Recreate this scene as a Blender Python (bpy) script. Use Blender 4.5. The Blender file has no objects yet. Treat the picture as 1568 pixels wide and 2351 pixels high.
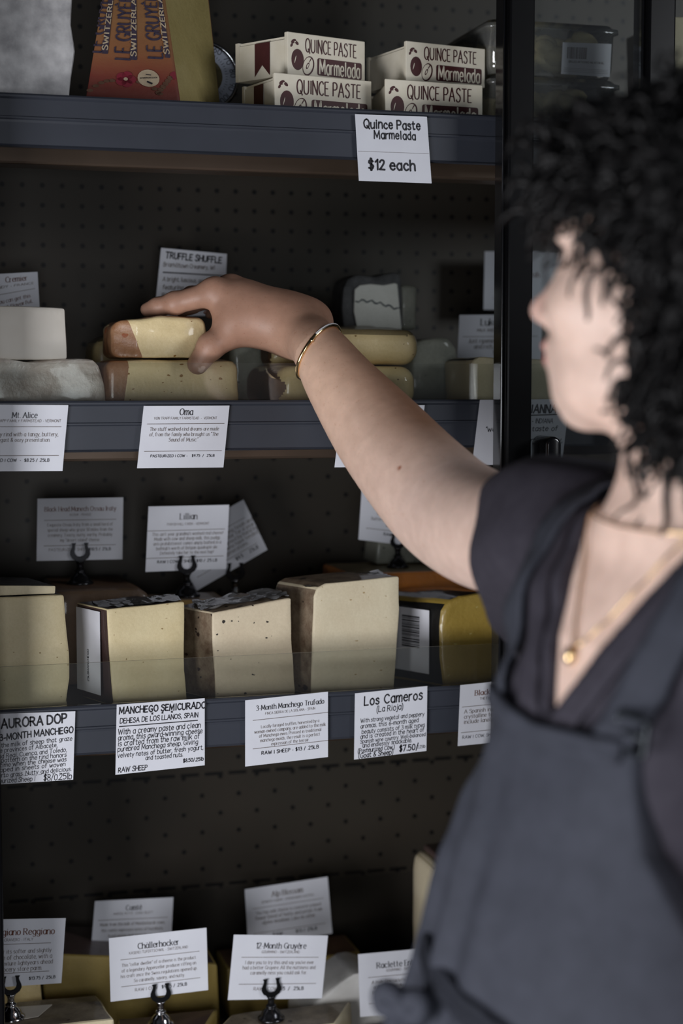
import bpy, bmesh, math, random
import numpy as np
from mathutils import Vector, Matrix

random.seed(7)
rng = np.random.default_rng(11)
scene = bpy.context.scene
C = scene.collection

# ------------------------------------------------------------------ camera
IMG_W, IMG_H, FPX = 1568.0, 2351.0, 3786.0
CAM_Z = 1.40
YAW, PITCH = math.radians(16.0), math.radians(4.6)
cam_data = bpy.data.cameras.new('camera')
cam_data.sensor_fit = 'VERTICAL'
cam_data.sensor_height = 36.0
cam_data.lens = FPX / IMG_H * 36.0
cam_data.dof.use_dof = True
cam_data.dof.focus_distance = 1.83
cam_data.dof.aperture_fstop = 2.6
cam_data.clip_start = 0.05
cam = bpy.data.objects.new('camera', cam_data)
C.objects.link(cam)
cam.location = (0, 0, CAM_Z)
cam.rotation_euler = (math.pi / 2 - PITCH, 0, -YAW)
scene.camera = cam

# ------------------------------------------------------------------ light
world = bpy.data.worlds.new('world')
scene.world = world
world.use_nodes = True
bg = world.node_tree.nodes['Background']
bg.inputs['Color'].default_value = (0.75, 0.82, 1.0, 1)
bg.inputs['Strength'].default_value = 0.02

def area(name, loc, target, sx, sy, power, col):
    l = bpy.data.lights.new(name, 'AREA')
    l.shape = 'RECTANGLE'; l.size = sx; l.size_y = sy; l.energy = power; l.color = col
    o = bpy.data.objects.new(name, l); C.objects.link(o)
    o.location = loc
    o.rotation_euler = (Vector(target) - Vector(loc)).to_track_quat('-Z', 'Y').to_euler()
    return o
# daylight from the shop window, low and to the left of the viewer
area('window_light', (-0.72, 0.60, 0.74), (0.72, 1.60, 0.86), 0.75, 0.8, 25.0, (0.95, 0.96, 1.0))
area('added_fill', (-0.03, -0.36, 1.20), (0.62, 1.8, 1.05), 0.45, 0.5, 6.5, (0.90, 0.94, 1.0))  # added fill lamp beside the viewer, not a window of the shop
area('window_right', (2.10, 0.25, 2.00), (1.0, 1.9, 1.60), 0.6, 0.6, 13.0, (0.92, 0.95, 1.0))

scene.view_settings.view_transform = 'Standard'
scene.view_settings.look = 'None'
scene.view_settings.gamma = 1.0
scene.view_settings.use_curve_mapping = False
scene.view_settings.exposure = 0.0

# ------------------------------------------------------------------ projection helpers (pixel of the photo -> point in the place)
FWD = Vector((math.sin(YAW) * math.cos(PITCH), math.cos(YAW) * math.cos(PITCH), -math.sin(PITCH)))
RGT = Vector((math.cos(YAW), -math.sin(YAW), 0))
UPV = RGT.cross(FWD)
CAM = Vector((0, 0, CAM_Z))
def ray(px, py):
    return FWD + RGT * ((px - IMG_W / 2) / FPX) - UPV * ((py - IMG_H / 2) / FPX)
def P(px, py, d):
    return CAM + ray(px, py) * d
def onY(px, py, Y):
    r = ray(px, py)
    return CAM + r * (Y / r.y)

YF, YB = 1.80, 2.17          # shelf front and back panel
RAIL_H = 0.055
zr1 = onY(0, 212, YF).z      # tops of the price rails
zr2 = onY(0, 921, YF).z
zr3 = onY(0, 1630, YF).z
zs1, zs2, zs3 = zr1 - .010, zr2 - .010, zr3 - .010
zs4 = onY(0, 2300, 1.95).z - .095

# ------------------------------------------------------------------ object helpers
def tag(o, label=None, cat=None, group=None, kind=None):
    if label: o['label'] = label
    if cat: o['category'] = cat
    if group: o['group'] = group
    if kind: o['kind'] = kind
    return o
def link_mesh(name, me, parent=None):
    o = bpy.data.objects.new(name, me); C.objects.link(o)
    if parent is not None:
        o.parent = parent
        o.matrix_parent_inverse = Matrix.Translation(-Vector(parent.location)) if parent.type == 'EMPTY' else Matrix()
    return o
def empty(name, loc, label, cat, group=None):
    o = bpy.data.objects.new(name, None); C.objects.link(o)
    o.location = loc; o.empty_display_size = .02
    return tag(o, label, cat, group)
def bm_obj(name, bm, mats, parent=None, smooth=False):
    me = bpy.data.meshes.new(name)
    bm.normal_update()
    bm.to_mesh(me); bm.free()
    for m in (mats if isinstance(mats, (list, tuple)) else [mats]): me.materials.append(m)
    if smooth: me.shade_smooth()
    return link_mesh(name, me, parent)
def np_obj(name, V, F, mats, parent=None, smooth=True, midx=None):
    me = bpy.data.meshes.new(name)
    V = np.asarray(V, dtype=np.float32); F = np.asarray(F, dtype=np.int32)
    me.vertices.add(len(V)); me.vertices.foreach_set('co', V.ravel())
    n = F.shape[1]
    me.loops.add(F.size); me.loops.foreach_set('vertex_index', F.ravel())
    me.polygons.add(len(F))
    me.polygons.foreach_set('loop_start', np.arange(0, F.size, n, dtype=np.int32))
    for m in (mats if isinstance(mats, (list, tuple)) else [mats]): me.materials.append(m)
    if midx is not None: me.polygons.foreach_set('material_index', np.asarray(midx, dtype=np.int32))
    me.update(calc_edges=True); me.validate()
    if smooth: me.shade_smooth()
    return link_mesh(name, me, parent)
def add_box(bm, lo, hi, mi=0):
    vs = [bm.verts.new((x, y, z)) for x in (lo[0], hi[0]) for y in (lo[1], hi[1]) for z in (lo[2], hi[2])]
    fs = []
    for f in ((0, 1, 3, 2), (4, 6, 7, 5), (0, 4, 5, 1), (2, 3, 7, 6), (0, 2, 6, 4), (1, 5, 7, 3)):
        q = bm.faces.new([vs[i] for i in f]); q.material_index = mi; fs.append(q)
    return fs
def bevel(bm, w, seg=2, angle=30):
    bmesh.ops.recalc_face_normals(bm, faces=bm.faces[:])
    bm.normal_update()
    es = [e for e in bm.edges if len(e.link_faces) == 2 and e.calc_face_angle(0) > math.radians(angle)]
    bmesh.ops.bevel(bm, geom=es, offset=w, offset_type='OFFSET', segments=seg, profile=.5, affect='EDGES', clamp_overlap=True)
def add_lathe(bm, prof, center, seg=20, mi=0, axis=None):
    M = Matrix.Translation(center) @ (axis if axis is not None else Matrix())
    rings = []
    for r, z in prof:
        rings.append([bm.verts.new(M @ Vector((r * math.cos(t), r * math.sin(t), z))) for t in [2 * math.pi * k / seg for k in range(seg)]])
    for a, b in zip(rings, rings[1:]):
        for k in range(seg):
            q = bm.faces.new((a[k], a[(k + 1) % seg], b[(k + 1) % seg], b[k])); q.material_index = mi; q.smooth = True
    for ring, rev in ((rings[0], True), (rings[-1], False)):
        f = bm.faces.new(ring[::-1] if rev else ring); f.material_index = mi
def add_tube(bm, pts, r, seg=8, mi=0, closed=False):
    pts = [Vector(p) for p in pts]; n = len(pts); rings = []
    prev = None
    for i, p in enumerate(pts):
        a = pts[(i - 1) % n] if (closed or i > 0) else p
        b = pts[(i + 1) % n] if (closed or i < n - 1) else p
        t = (b - a).normalized()
        if prev is None:
            prev = t.orthogonal().normalized()
        nn = (prev - t * prev.dot(t)).normalized(); prev = nn
        bb = t.cross(nn)
        rr = r[i] if isinstance(r, (list, tuple)) else r
        rings.append([bm.verts.new(p + (nn * math.cos(k * 2 * math.pi / seg) + bb * math.sin(k * 2 * math.pi / seg)) * rr) for k in range(seg)])
    m = n if closed else n - 1
    for i in range(m):
        a, b = rings[i], rings[(i + 1) % n]
        for k in range(seg):
            q = bm.faces.new((a[k], a[(k + 1) % seg], b[(k + 1) % seg], b[k])); q.material_index = mi; q.smooth = True
    if not closed:
        bm.faces.new(rings[0][::-1]).material_index = mi
        bm.faces.new(rings[-1]).material_index = mi

# ------------------------------------------------------------------ materials
MATS = {}
def srgb(r, g, b):
    def f(c):
        c /= 255.0
        return c / 12.92 if c <= .04045 else ((c + .055) / 1.055) ** 2.4
    return (f(r), f(g), f(b), 1)
class NB:
    def __init__(s, name):
        s.m = bpy.data.materials.new(name); s.m.use_nodes = True
        s.t = s.m.node_tree; s.N = s.t.nodes; s.L = s.t.links
        s.p = s.N['Principled BSDF']; s.out = s.N['Material Output']
    def n(s, typ, **kw):
        x = s.N.new(typ)
        for k, v in kw.items(): setattr(x, k, v)
        return x
    def l(s, a, b): s.L.new(a, b)
    def coord(s, sc=(1, 1, 1)):
        tc = s.n('ShaderNodeTexCoord'); mp = s.n('ShaderNodeMapping'); mp.inputs['Scale'].default_value = sc
        s.l(tc.outputs['Object'], mp.inputs['Vector']); return mp.outputs['Vector']
    def noise(s, scale, detail=4, rough=.55, vec=None, dist=0.0):
        x = s.n('ShaderNodeTexNoise'); x.inputs['Scale'].default_value = scale
        x.inputs['Detail'].default_value = detail; x.inputs['Roughness'].default_value = rough
        x.inputs['Distortion'].default_value = dist
        s.l(vec if vec is not None else s.coord(), x.inputs['Vector']); return x.outputs['Fac']
    def ramp(s, fac, stops):
        x = s.n('ShaderNodeValToRGB'); e = x.color_ramp.elements
        while len(e) < len(stops): e.new(.5)
        for el, (p, c) in zip(e, stops): el.position = p; el.color = c
        s.l(fac, x.inputs['Fac']); return x.outputs['Color']
    def mix(s, fac, a, b, mode='MIX'):
        x = s.n('ShaderNodeMix', data_type='RGBA', blend_type=mode)
        for sock, v in ((x.inputs[0], fac), (x.inputs[6], a), (x.inputs[7], b)):
            if hasattr(v, 'is_linked'): s.l(v, sock)
            else: sock.default_value = v
        return x.outputs[2]
    def math(s, op, a, b=0.0, c=None, clamp=False):
        x = s.n('ShaderNodeMath', operation=op, use_clamp=clamp)
        for i, v in enumerate((a, b, c)):
            if v is None: continue
            if hasattr(v, 'is_linked'): s.l(v, x.inputs[i])
            else: x.inputs[i].default_value = v
        return x.outputs[0]
    def bump(s, h, strength=.3, dist=.002):
        x = s.n('ShaderNodeBump'); x.inputs['Strength'].default_value = strength; x.inputs['Distance'].default_value = dist
        s.l(h, x.inputs['Height']); s.l(x.outputs['Normal'], s.p.inputs['Normal'])
    def color(s, c):
        if hasattr(c, 'is_linked'): s.l(c, s.p.inputs['Base Color'])
        else: s.p.inputs['Base Color'].default_value = c
    def set(s, **kw):
        for k, v in kw.items():
            i = s.p.inputs[k.replace('_', ' ')]
            if hasattr(v, 'is_linked'): s.l(v, i)
            else: i.default_value = v
        return s
def simple(name, c1, c2=None, scale=40, rough=.5, metal=0.0, bump=0.0, bscale=200, coat=0.0, spec=.5, bdist=.001):
    if name in MATS: return MATS[name]
    b = NB(name)
    b.color(b.ramp(b.noise(scale), [(.3, c1), (.7, c2)]) if c2 else c1)
    b.set(Roughness=rough, Metallic=metal)
    b.p.inputs['Specular IOR Level'].default_value = spec
    b.p.inputs['Coat Weight'].default_value = coat
    b.p.inputs['Coat Roughness'].default_value = .12
    if bump: b.bump(b.noise(bscale, 5), bump, bdist)
    MATS[name] = b.m
    return b.m
def cheese_mat(name, c1, c2, pits=None, pit_scale=90, pit_amt=.06, wrap=.0, rough=.55, scale=25):
    b = NB(name)
    v = b.coord()
    col = b.ramp(b.noise(scale, 5, .6), [(.3, c1), (.7, c2)])
    fine = b.noise(420, 3, .6)
    col = b.mix(.25, col, b.ramp(fine, [(.3, (c1[0] * .8, c1[1] * .8, c1[2] * .75, 1)), (.7, c2)]))
    if pits:
        w = b.n('ShaderNodeTexVoronoi'); w.inputs['Scale'].default_value = pit_scale
        mp = b.coord((1, 1, 1.6))
        dv = b.n('ShaderNodeTexNoise'); dv.inputs['Scale'].default_value = 60; b.l(mp, dv.inputs['Vector'])
        add = b.n('ShaderNodeVectorMath', operation='MULTIPLY_ADD'); add.inputs[1].default_value = (.012, .012, .012)
        b.l(dv.outputs['Color'], add.inputs[0]); b.l(mp, add.inputs[2])
        b.l(add.outputs[0], w.inputs['Vector'])
        sel = b.n('ShaderNodeSeparateColor'); b.l(w.outputs['Color'], sel.inputs[0])
        near = b.math('LESS_THAN', w.outputs['Distance'], b.math('MULTIPLY', b.math('POWER', sel.outputs[0], 9.0), .16 + pit_amt * 2.2))
        col = b.mix(near, col, pits)
    b.color(col)
    b.set(Roughness=rough)
    b.p.inputs['Coat Weight'].default_value = wrap
    b.p.inputs['Coat Roughness'].default_value = .08
    b.p.inputs['Subsurface Weight'].default_value = .0
    hgt = b.math('ADD', b.noise(160, 5, .6), b.math('MULTIPLY', b.noise(28, 3, .5, dist=2.0), .8 if wrap else .2))
    b.bump(hgt, .35, .0012 if not wrap else .0018)
    MATS[name] = b.m
    return b.m
def clear_mat(name, tint, haze, gloss=.06, rough=.03, haze_col=(.6, .62, .66, 1)):
    b = NB(name)
    tr = b.n('ShaderNodeBsdfTransparent'); tr.inputs['Color'].default_value = tint
    gl = b.n('ShaderNodeBsdfGlossy'); gl.inputs['Roughness'].default_value = rough
    df = b.n('ShaderNodeBsdfDiffuse'); df.inputs['Color'].default_value = haze_col
    fr = b.n('ShaderNodeFresnel'); fr.inputs['IOR'].default_value = 1.5
    m1 = b.n('ShaderNodeMixShader'); m1.inputs[0].default_value = haze
    b.l(tr.outputs[0], m1.inputs[1]); b.l(df.outputs[0], m1.inputs[2])
    m2 = b.n('ShaderNodeMixShader')
    b.l(b.math('ADD', fr.outputs[0], gloss - .04, clamp=True), m2.inputs[0])
    b.l(m1.outputs[0], m2.inputs[1]); b.l(gl.outputs[0], m2.inputs[2])
    b.l(m2.outputs[0], b.out.inputs['Surface'])
    MATS[name] = b.m
    return b.m

M_paper = simple('card_paper', (.64, .645, .70, 1), (.68, .69, .74, 1), 30, .6, bump=.15, bscale=60)
M_ink = simple('black_ink', (.018, .017, .022, 1), rough=.5)
M_inkred = simple('brown_ink', (.14, .045, .025, 1), rough=.5)
M_inksoft = simple('grey_brown_ink', (.13, .10, .085, 1), rough=.6)
M_steel = simple('polished_chrome', (.62, .62, .64, 1), rough=.14, metal=1.0)
M_gun = simple('dark_gunmetal', (.06, .06, .065, 1), rough=.22, metal=.9)
M_blackmetal = simple('black_painted_metal', (.003, .003, .0035, 1), (.004, .004, .0045, 1), 30, .30, coat=.0, spec=.15)
M_gasket = simple('black_gasket', (.006, .006, .007, 1), rough=.18, coat=.6)
M_rail = simple('blue_grey_rail', srgb(48, 51, 59), srgb(54, 57, 66), 12, .42, bump=.05, bscale=30)
M_deck = simple('dark_shelf_steel', srgb(60, 56, 52), srgb(70, 64, 58), 8, .4, metal=.3)
M_brown = simple('bronze_shelf_body', srgb(88, 74, 62), srgb(104, 88, 76), 5, .32, metal=.6)
M_glass = clear_mat('door_glass', (.95, .97, .97, 1), .02, .045)
M_guard = clear_mat('clear_guard', (.965, .975, .965, 1), .012, .045)
M_edge = simple('polished_guard_edge', srgb(190, 190, 184), rough=.3)
M_film = clear_mat('plastic_film', (.9, .9, .9, 1), .07, .10, .08)
M_clam = clear_mat('clear_plastic', (.975, .98, .97, 1), .13, .12, .05, (.75, .76, .72, 1))
# ------------------------------------------------------------------ stroke lettering: every glyph is a few pen strokes
GL = {
'A': '0,0 29,72 58,0|12,26 46,26', 'B': '0,0 0,72|~0,72 28,70 38,55 27,40 0,38|~0,38 32,36 44,19 31,2 0,0', 'C': '~52,60 34,73 12,62 2,36 12,10 34,-1 52,10',
'D': '0,0 0,72|~0,72 28,70 47,54 51,36 47,18 28,2 0,0', 'E': '0,0 0,72|0,72 40,72|0,37 33,37|0,0 41,0', 'F': '0,0 0,72|0,72 40,72|0,37 33,37',
'G': '~52,60 34,73 12,62 2,36 12,10 34,-1 50,8 52,30|32,30 54,30', 'H': '0,0 0,72|48,0 48,72|0,37 48,37', 'I': '6,0 6,72', 'J': '~28,72 28,20 22,3 10,0 0,10',
'K': '0,0 0,72|46,72 0,30|14,42 48,0', 'L': '0,0 0,72|0,0 40,0', 'M': '0,0 4,72 32,14 60,72 64,0', 'N': '0,0 0,72 48,0 48,72',
'O': '~30,73 9,61 2,36 9,11 30,-1 51,11 58,36 51,61 30,73', 'P': '0,0 0,72|~0,72 30,70 42,53 30,36 0,34', 'Q': '~30,73 9,61 2,36 9,11 30,-1 51,11 58,36 51,61 30,73|34,18 60,-8',
'R': '0,0 0,72|~0,72 30,70 41,54 30,38 0,36|19,36 48,0', 'S': '~45,60 30,73 11,67 6,53 22,41 39,31 45,16 32,1 14,0 2,12', 'T': '0,72 52,72|26,72 26,0',
'U': '~0,72 0,24 7,6 24,-1 41,6 48,24 48,72', 'V': '0,72 27,0 54,72', 'W': '0,72 18,0 37,60 56,0 74,72', 'X': '0,72 48,0|48,72 0,0', 'Y': '0,72 25,34 50,72|25,34 25,0', 'Z': '2,72 46,72 0,0 48,0',
'a': '~40,40 26,51 9,43 2,25 9,7 24,-1 40,14|40,50 40,0', 'b': '0,0 0,74|~0,36 16,51 34,45 41,25 34,6 16,-1 0,12', 'c': '~38,40 24,51 9,43 2,25 9,7 24,-1 39,9',
'd': '40,74 40,0|~40,36 26,51 9,43 2,25 9,7 24,-1 40,12', 'e': '3,27 40,27|~40,27 36,43 22,51 9,43 2,25 9,7 24,-1 39,9', 'f': '~32,68 22,75 12,66 12,46|12,60 12,0|0,48 28,48',
'g': '~40,40 26,51 9,43 2,26 9,9 24,1 40,14|~40,50 40,-6 32,-20 18,-23 4,-15', 'h': '0,0 0,74|~0,34 16,51 33,46 38,30 38,0', 'i': '4,0 4,50|4,65 4,70', 'j': '~12,50 12,-8 6,-21 -6,-20|12,65 12,70',
'k': '0,0 0,74|34,50 0,20|12,30 36,0', 'l': '4,0 4,74', 'm': '0,0 0,50|~0,34 12,51 25,46 28,30 28,0|~28,34 40,51 53,46 56,30 56,0', 'n': '0,0 0,50|~0,34 16,51 33,46 38,30 38,0',
'o': '~22,51 8,43 2,25 8,7 22,-1 36,7 42,25 36,43 22,51', 'p': '0,50 0,-23|~0,36 16,51 34,45 41,25 34,6 16,-1 0,12', 'q': '40,50 40,-23|~40,36 26,51 9,43 2,25 9,7 24,-1 40,12',
'r': '0,0 0,50|~0,32 9,46 26,50', 's': '~32,42 20,51 7,46 5,35 18,27 31,20 33,9 18,-1 2,6', 't': '~12,66 12,14 18,1 30,2|0,48 28,48', 'u': '~0,50 0,18 8,1 22,0 38,14|38,50 38,0',
'v': '0,50 19,0 38,50', 'w': '0,50 14,0 28,42 42,0 56,50', 'x': '0,50 34,0|34,50 0,0', 'y': '0,50 20,2|40,50 20,2 10,-23', 'z': '2,50 34,50 0,0 36,0',
'0': '~24,72 7,60 2,36 7,12 24,0 41,12 46,36 41,60 24,72', '1': '4,58 20,72 20,0', '2': '~2,56 12,71 32,70 38,54 26,32 0,0|0,0 42,0', '3': '~2,62 18,72 36,64 34,46 16,39|~16,39 38,34 42,14 26,0 2,8',
'4': '32,0 32,72 0,20 44,20', '5': '38,72 6,72 4,42|~4,42 22,48 40,36 40,14 24,0 2,6', '6': '~36,70 14,56 3,28 10,4 26,0 40,14 36,34 22,40 6,28', '7': '0,72 42,72 14,0', '8': '~22,39 6,50 8,66 22,72 36,66 38,50 22,39 4,26 4,8 22,0 40,8 40,26 22,39', '9': '~38,46 24,32 6,42 6,62 22,72 38,62 38,40 30,0',
'.': '3,0 3,5', ',': '5,5 0,-12', '-': '2,26 24,26', '(': '~16,80 4,58 1,30 4,4 16,-18', ')': '~0,80 12,58 15,30 12,4 0,-18', '$': '~38,58 24,68 8,62 6,50 20,40 36,30 40,16 26,3 4,10|19,80 19,-8|27,80 27,-8', '&': '~50,0 12,52 16,70 28,72 34,60 8,28 4,10 16,0 32,4 48,30',
'/': '0,-10 30,76', '|': '4,-4 4,72', "'": '4,74 2,60', '"': '3,74 2,60|14,74 13,60', '!': '4,74 4,22|4,0 4,5', ':': '3,0 3,5|3,40 3,45', '?': '~2,60 16,73 34,64 32,46 18,34 18,20|18,0 18,5', '*': '0,60 20,40|0,40 20,60|10,64 10,36',
}
for ch, base, acc in (('é', 'e', '16,58 28,72'), ('è', 'e', '28,58 16,72'), ('ä', 'a', '12,64 12,69|28,64 28,69'), ('Ä', 'A', '20,82 20,87|38,82 38,87'), ('È', 'E', '28,78 16,90')):
    GL[ch] = GL[base] + '|' + acc
def catmull(pts, n):
    out = []
    Q = [pts[0]] + pts + [pts[-1]]
    if pts[0] == pts[-1]: Q = [pts[-2]] + pts + [pts[1]]
    for i in range(1, len(Q) - 2):
        p0, p1, p2, p3 = (np.array(q, float) for q in Q[i - 1:i + 3])
        for k in range(n):
            t = k / n
            out.append(tuple(.5 * ((2 * p1) + (-p0 + p2) * t + (2 * p0 - 5 * p1 + 4 * p2 - p3) * t * t + (-p0 + 3 * p1 - 3 * p2 + p3) * t ** 3)))
    out.append(tuple(pts[-1]))
    return out
GLYPH = {}
def glyph(ch, n):
    if (ch, n) in GLYPH: return GLYPH[(ch, n)]
    st = []
    for s in GL[ch].split('|'):
        sm = s.startswith('~'); s = s.lstrip('~')
        pts = [tuple(float(v) / 100 for v in q.split(',')) for q in s.split()]
        st.append((catmull(pts, n) if sm else pts, sm))
    w = max(p[0] for q, _ in st for p in q)
    if ch in 'ilI|':
        st = [([(x + .04, y) for x, y in q], s_) for q, s_ in st]; w = .14
    GLYPH[(ch, n)] = (st, w)
    return GLYPH[(ch, n)]
#            thick  thin  serif  gap   slant jitter round
STYLES = {
 'serif':  (.125, .045, .105, .125, 0, 0, False),
 'body':   (.095, .050, .075, .125, 0, 0, False),
 'ital':   (.095, .045, .05, .115, .16, 0, False),
 'sans':   (.085, .080, 0, .150, 0, 0, False),
 'bold':   (.140, .125, 0, .170, 0, 0, False),
 'hand':   (.098, .098, 0, .130, .06, .022, True),
 'marker': (.160, .150, 0, .170, .03, .018, True),
 'fat':    (.165, .075, 0, .150, 0, .006, False),
}
SPACE = .30
def text_width(txt, style):
    gap = STYLES[style][3]
    return sum((SPACE if c == ' ' else glyph(c, 3)[1] + gap) for c in txt) - gap
def stroke_polys(pts, tf, cap):
    """ribbon along pts; tf(dx,dy)->half width"""
    n = len(pts); L, R = [], []
    for i, p in enumerate(pts):
        a = pts[max(i - 1, 0)]; b = pts[min(i + 1, n - 1)]
        dx, dy = b[0] - a[0], b[1] - a[1]; m = math.hypot(dx, dy) or 1; dx /= m; dy /= m
        w = tf(dx, dy); k = 1.0
        if 0 < i < n - 1:
            e = (p[0] - a[0], p[1] - a[1]); em = math.hypot(*e) or 1
            c = abs((e[0] * dx + e[1] * dy) / em); k = 1 / max(c, .55)
        L.append((p[0] - dy * w * k, p[1] + dx * w * k)); R.append((p[0] + dy * w * k, p[1] - dx * w * k))
    out = [[L[i], R[i], R[i + 1], L[i + 1]] for i in range(n - 1)]
    if cap:
        for p in (pts[0], pts[-1]):
            w = tf(0, 1)
            out.append([(p[0] + w * math.cos(t), p[1] + w * math.sin(t)) for t in [k * math.pi / 4 for k in range(8)]])
    return out
def text_polys(txt, style, n=3, weight=1.0):
    """polygons in em units, origin at left end of the baseline; also the width"""
    thick, thin, serif, gap, slant, jit, rnd = STYLES[style]
    thick *= weight; thin *= weight
    x = 0; out = []
    tf = lambda dx, dy: .5 * (thin + (thick - thin) * min(1, abs(dy) * 1.15) ** 1.5)
    for c in txt:
        if c == ' ': x += SPACE * (1 + (random.uniform(-.1, .2) if jit else 0)); continue
        st, w = glyph(c, n)
        jy = random.uniform(-jit, jit); js = 1 + random.uniform(-jit, jit) * 2
        for pts, sm in st:
            q = [((p[0] * js + (random.uniform(-jit, jit) * .6 if jit else 0)), p[1] * js + jy + (random.uniform(-jit, jit) * .6 if jit else 0)) for p in pts]
            if sm or len(q) == 2: ps = stroke_polys(q, tf, rnd)
            else:
                ps = []
                for q0, q1 in zip(q, q[1:]):
                    m_ = math.hypot(q1[0] - q0[0], q1[1] - q0[1]) or 1; ex = .018
                    e_ = ((q1[0] - q0[0]) / m_ * ex, (q1[1] - q0[1]) / m_ * ex)
                    ps += stroke_polys([(q0[0] - e_[0], q0[1] - e_[1]), (q1[0] + e_[0], q1[1] + e_[1])], tf, rnd)
            if serif:
                for e, f in ((q[0], q[1]), (q[-1], q[-2])):
                    ddx, ddy = e[0] - f[0], e[1] - f[1]
                    if abs(ddy) > 1.6 * abs(ddx) and abs(ddy) > .06 and (e[1] < .02 and e[1] > -.03 or e[1] > .45 or e[1] < -.2):
                        hw = serif; th = .045 * weight
                        yy = e[1] + (th if e[1] < .25 else -th) * .0
                        l = hw if e[1] < .25 or e[1] > .7 and c.isupper() else hw * .95
                        r = hw if (e[1] < .25 or c.isupper()) else hw * .25
                        ps.append([(e[0] - l, yy - th / 2), (e[0] + r, yy - th / 2), (e[0] + r, yy + th / 2), (e[0] - l, yy + th / 2)])
            for poly in ps:
                out.append([(x + px + slant * py, py) for px, py in poly])
        x += w * js + gap
    return out, x - gap

class Face:
    """a flat four-cornered sheet in the place: TL, TR, BR, BL; u to the right, v downwards, both 0..1"""
    def __init__(s, tl, tr, br, bl):
        s.c = [Vector(q) for q in (tl, tr, br, bl)]
        s.n = (s.c[3] - s.c[0]).cross(s.c[1] - s.c[0]).normalized()
        s.w = ((s.c[1] - s.c[0]).length + (s.c[2] - s.c[3]).length) / 2
        s.h = ((s.c[3] - s.c[0]).length + (s.c[2] - s.c[1]).length) / 2
        s.asp = s.w / s.h
    def at(s, u, v, off=0.0):
        a = s.c[0].lerp(s.c[1], u); b = s.c[3].lerp(s.c[2], u)
        return a.lerp(b, v) + s.n * off
def put_text(face, polys, txt, u, v, size, style, align='c', fit=None, rot=0.0, n=3, weight=1.0, sq=.84):
    """size: cap height unit (em) as a share of the sheet height; v: middle of the x-height band; rot in degrees (screen sense)"""
    ps, w = text_polys(txt, style, n, weight)
    if fit is not None: size = min(size, fit * face.asp / (max(w, .01) * sq))
    sx = size / face.asp
    if fit is not None: sx = fit / max(w, .01)
    ox = {'c': -w / 2, 'l': 0, 'r': -w}[align]
    ca, sa = math.cos(math.radians(rot)), math.sin(math.radians(rot))
    for p in ps:
        q = []
        for x, y in p:
            X = (x + ox) * sx * face.asp; Y = (y - .27) * size
            q.append((u + (X * ca - Y * sa) / face.asp, v - (X * sa + Y * ca)))
        polys.append(q)
def rect(polys, u0, v0, u1, v1): polys.append([(u0, v0), (u1, v0), (u1, v1), (u0, v1)])
def line(polys, face, u0, v0, u1, v1, t):
    X0, X1 = u0 * face.asp, u1 * face.asp
    dx, dy = X1 - X0, v1 - v0; m = math.hypot(dx, dy); nx, ny = -dy / m * t / 2, dx / m * t / 2
    polys.append([((X0 + nx) / face.asp, v0 + ny), ((X1 + nx) / face.asp, v1 + ny), ((X1 - nx) / face.asp, v1 - ny), ((X0 - nx) / face.asp, v0 - ny)])
def ink_faces(bm, face, polys, mi, off=.00025):
    for p in polys:
        try:
            f = bm.faces.new([bm.verts.new(face.at(u, v, off)) for u, v in p])
        except ValueError: continue
        f.material_index = mi
        f.normal_update()
        if f.normal.dot(face.n) < 0: f.normal_flip()
def sheet(bm, face, th=.0006, mi=0, bend=0.0, nu=10, nv=8):
    """a thin solid sheet, curling a little when bend is set"""
    def pt(i, j, o):
        u, v = i / nu, j / nv
        return face.at(u, v, o + bend * (v * v) )
    A = [[bm.verts.new(pt(i, j, 0)) for j in range(nv + 1)] for i in range(nu + 1)]
    B = [[bm.verts.new(pt(i, j, -th)) for j in range(nv + 1)] for i in range(nu + 1)]
    for i in range(nu):
        for j in range(nv):
            bm.faces.new((A[i][j], A[i][j + 1], A[i + 1][j + 1], A[i + 1][j])).material_index = mi
            bm.faces.new((B[i][j], B[i + 1][j], B[i + 1][j + 1], B[i][j + 1])).material_index = mi
    for i in range(nu):
        bm.faces.new((A[i][0], A[i + 1][0], B[i + 1][0], B[i][0])).material_index = mi
        bm.faces.new((A[i + 1][nv], A[i][nv], B[i][nv], B[i + 1][nv])).material_index = mi
    for j in range(nv):
        bm.faces.new((A[0][j + 1], A[0][j], B[0][j], B[0][j + 1])).material_index = mi
        bm.faces.new((A[nu][j], A[nu][j + 1], B[nu][j + 1], B[nu][j])).material_index = mi
# ------------------------------------------------------------------ smooth solids (distance fields meshed with surface nets)
def smin(a, b, k):
    if k <= 0: return np.minimum(a, b)
    h = np.maximum(k - np.abs(a - b), 0) / k
    return np.minimum(a, b) - h * h * k * .25
def smax(a, b, k): return -smin(-a, -b, k)
class Cone:
    """tapered limb from a to b; w, s: flattened by the factor s along w"""
    def __init__(s, a, b, ra, rb, w=None, sc=1.0):
        s.a = np.array(a, float); s.b = np.array(b, float); s.ra, s.rb = ra, rb
        s.ba = s.b - s.a; s.l2 = s.ba @ s.ba + 1e-12
        s.w = None if w is None else np.array(w, float) / np.linalg.norm(w); s.sc = sc
        s.c = (s.a + s.b) / 2; s.R = math.sqrt(s.l2) / 2 + max(ra, rb)
    def __call__(s, p):
        pa = p - s.a
        t = np.clip(pa @ s.ba / s.l2, 0, 1)
        q = pa - t[:, None] * s.ba
        d2 = (q * q).sum(1)
        if s.w is not None:
            qw = q @ s.w
            d2 = d2 + qw * qw * (1 / s.sc ** 2 - 1)
            return (np.sqrt(np.maximum(d2, 1e-12)) - (s.ra + (s.rb - s.ra) * t)) * min(1, s.sc)
        return np.sqrt(d2) - (s.ra + (s.rb - s.ra) * t)
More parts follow.
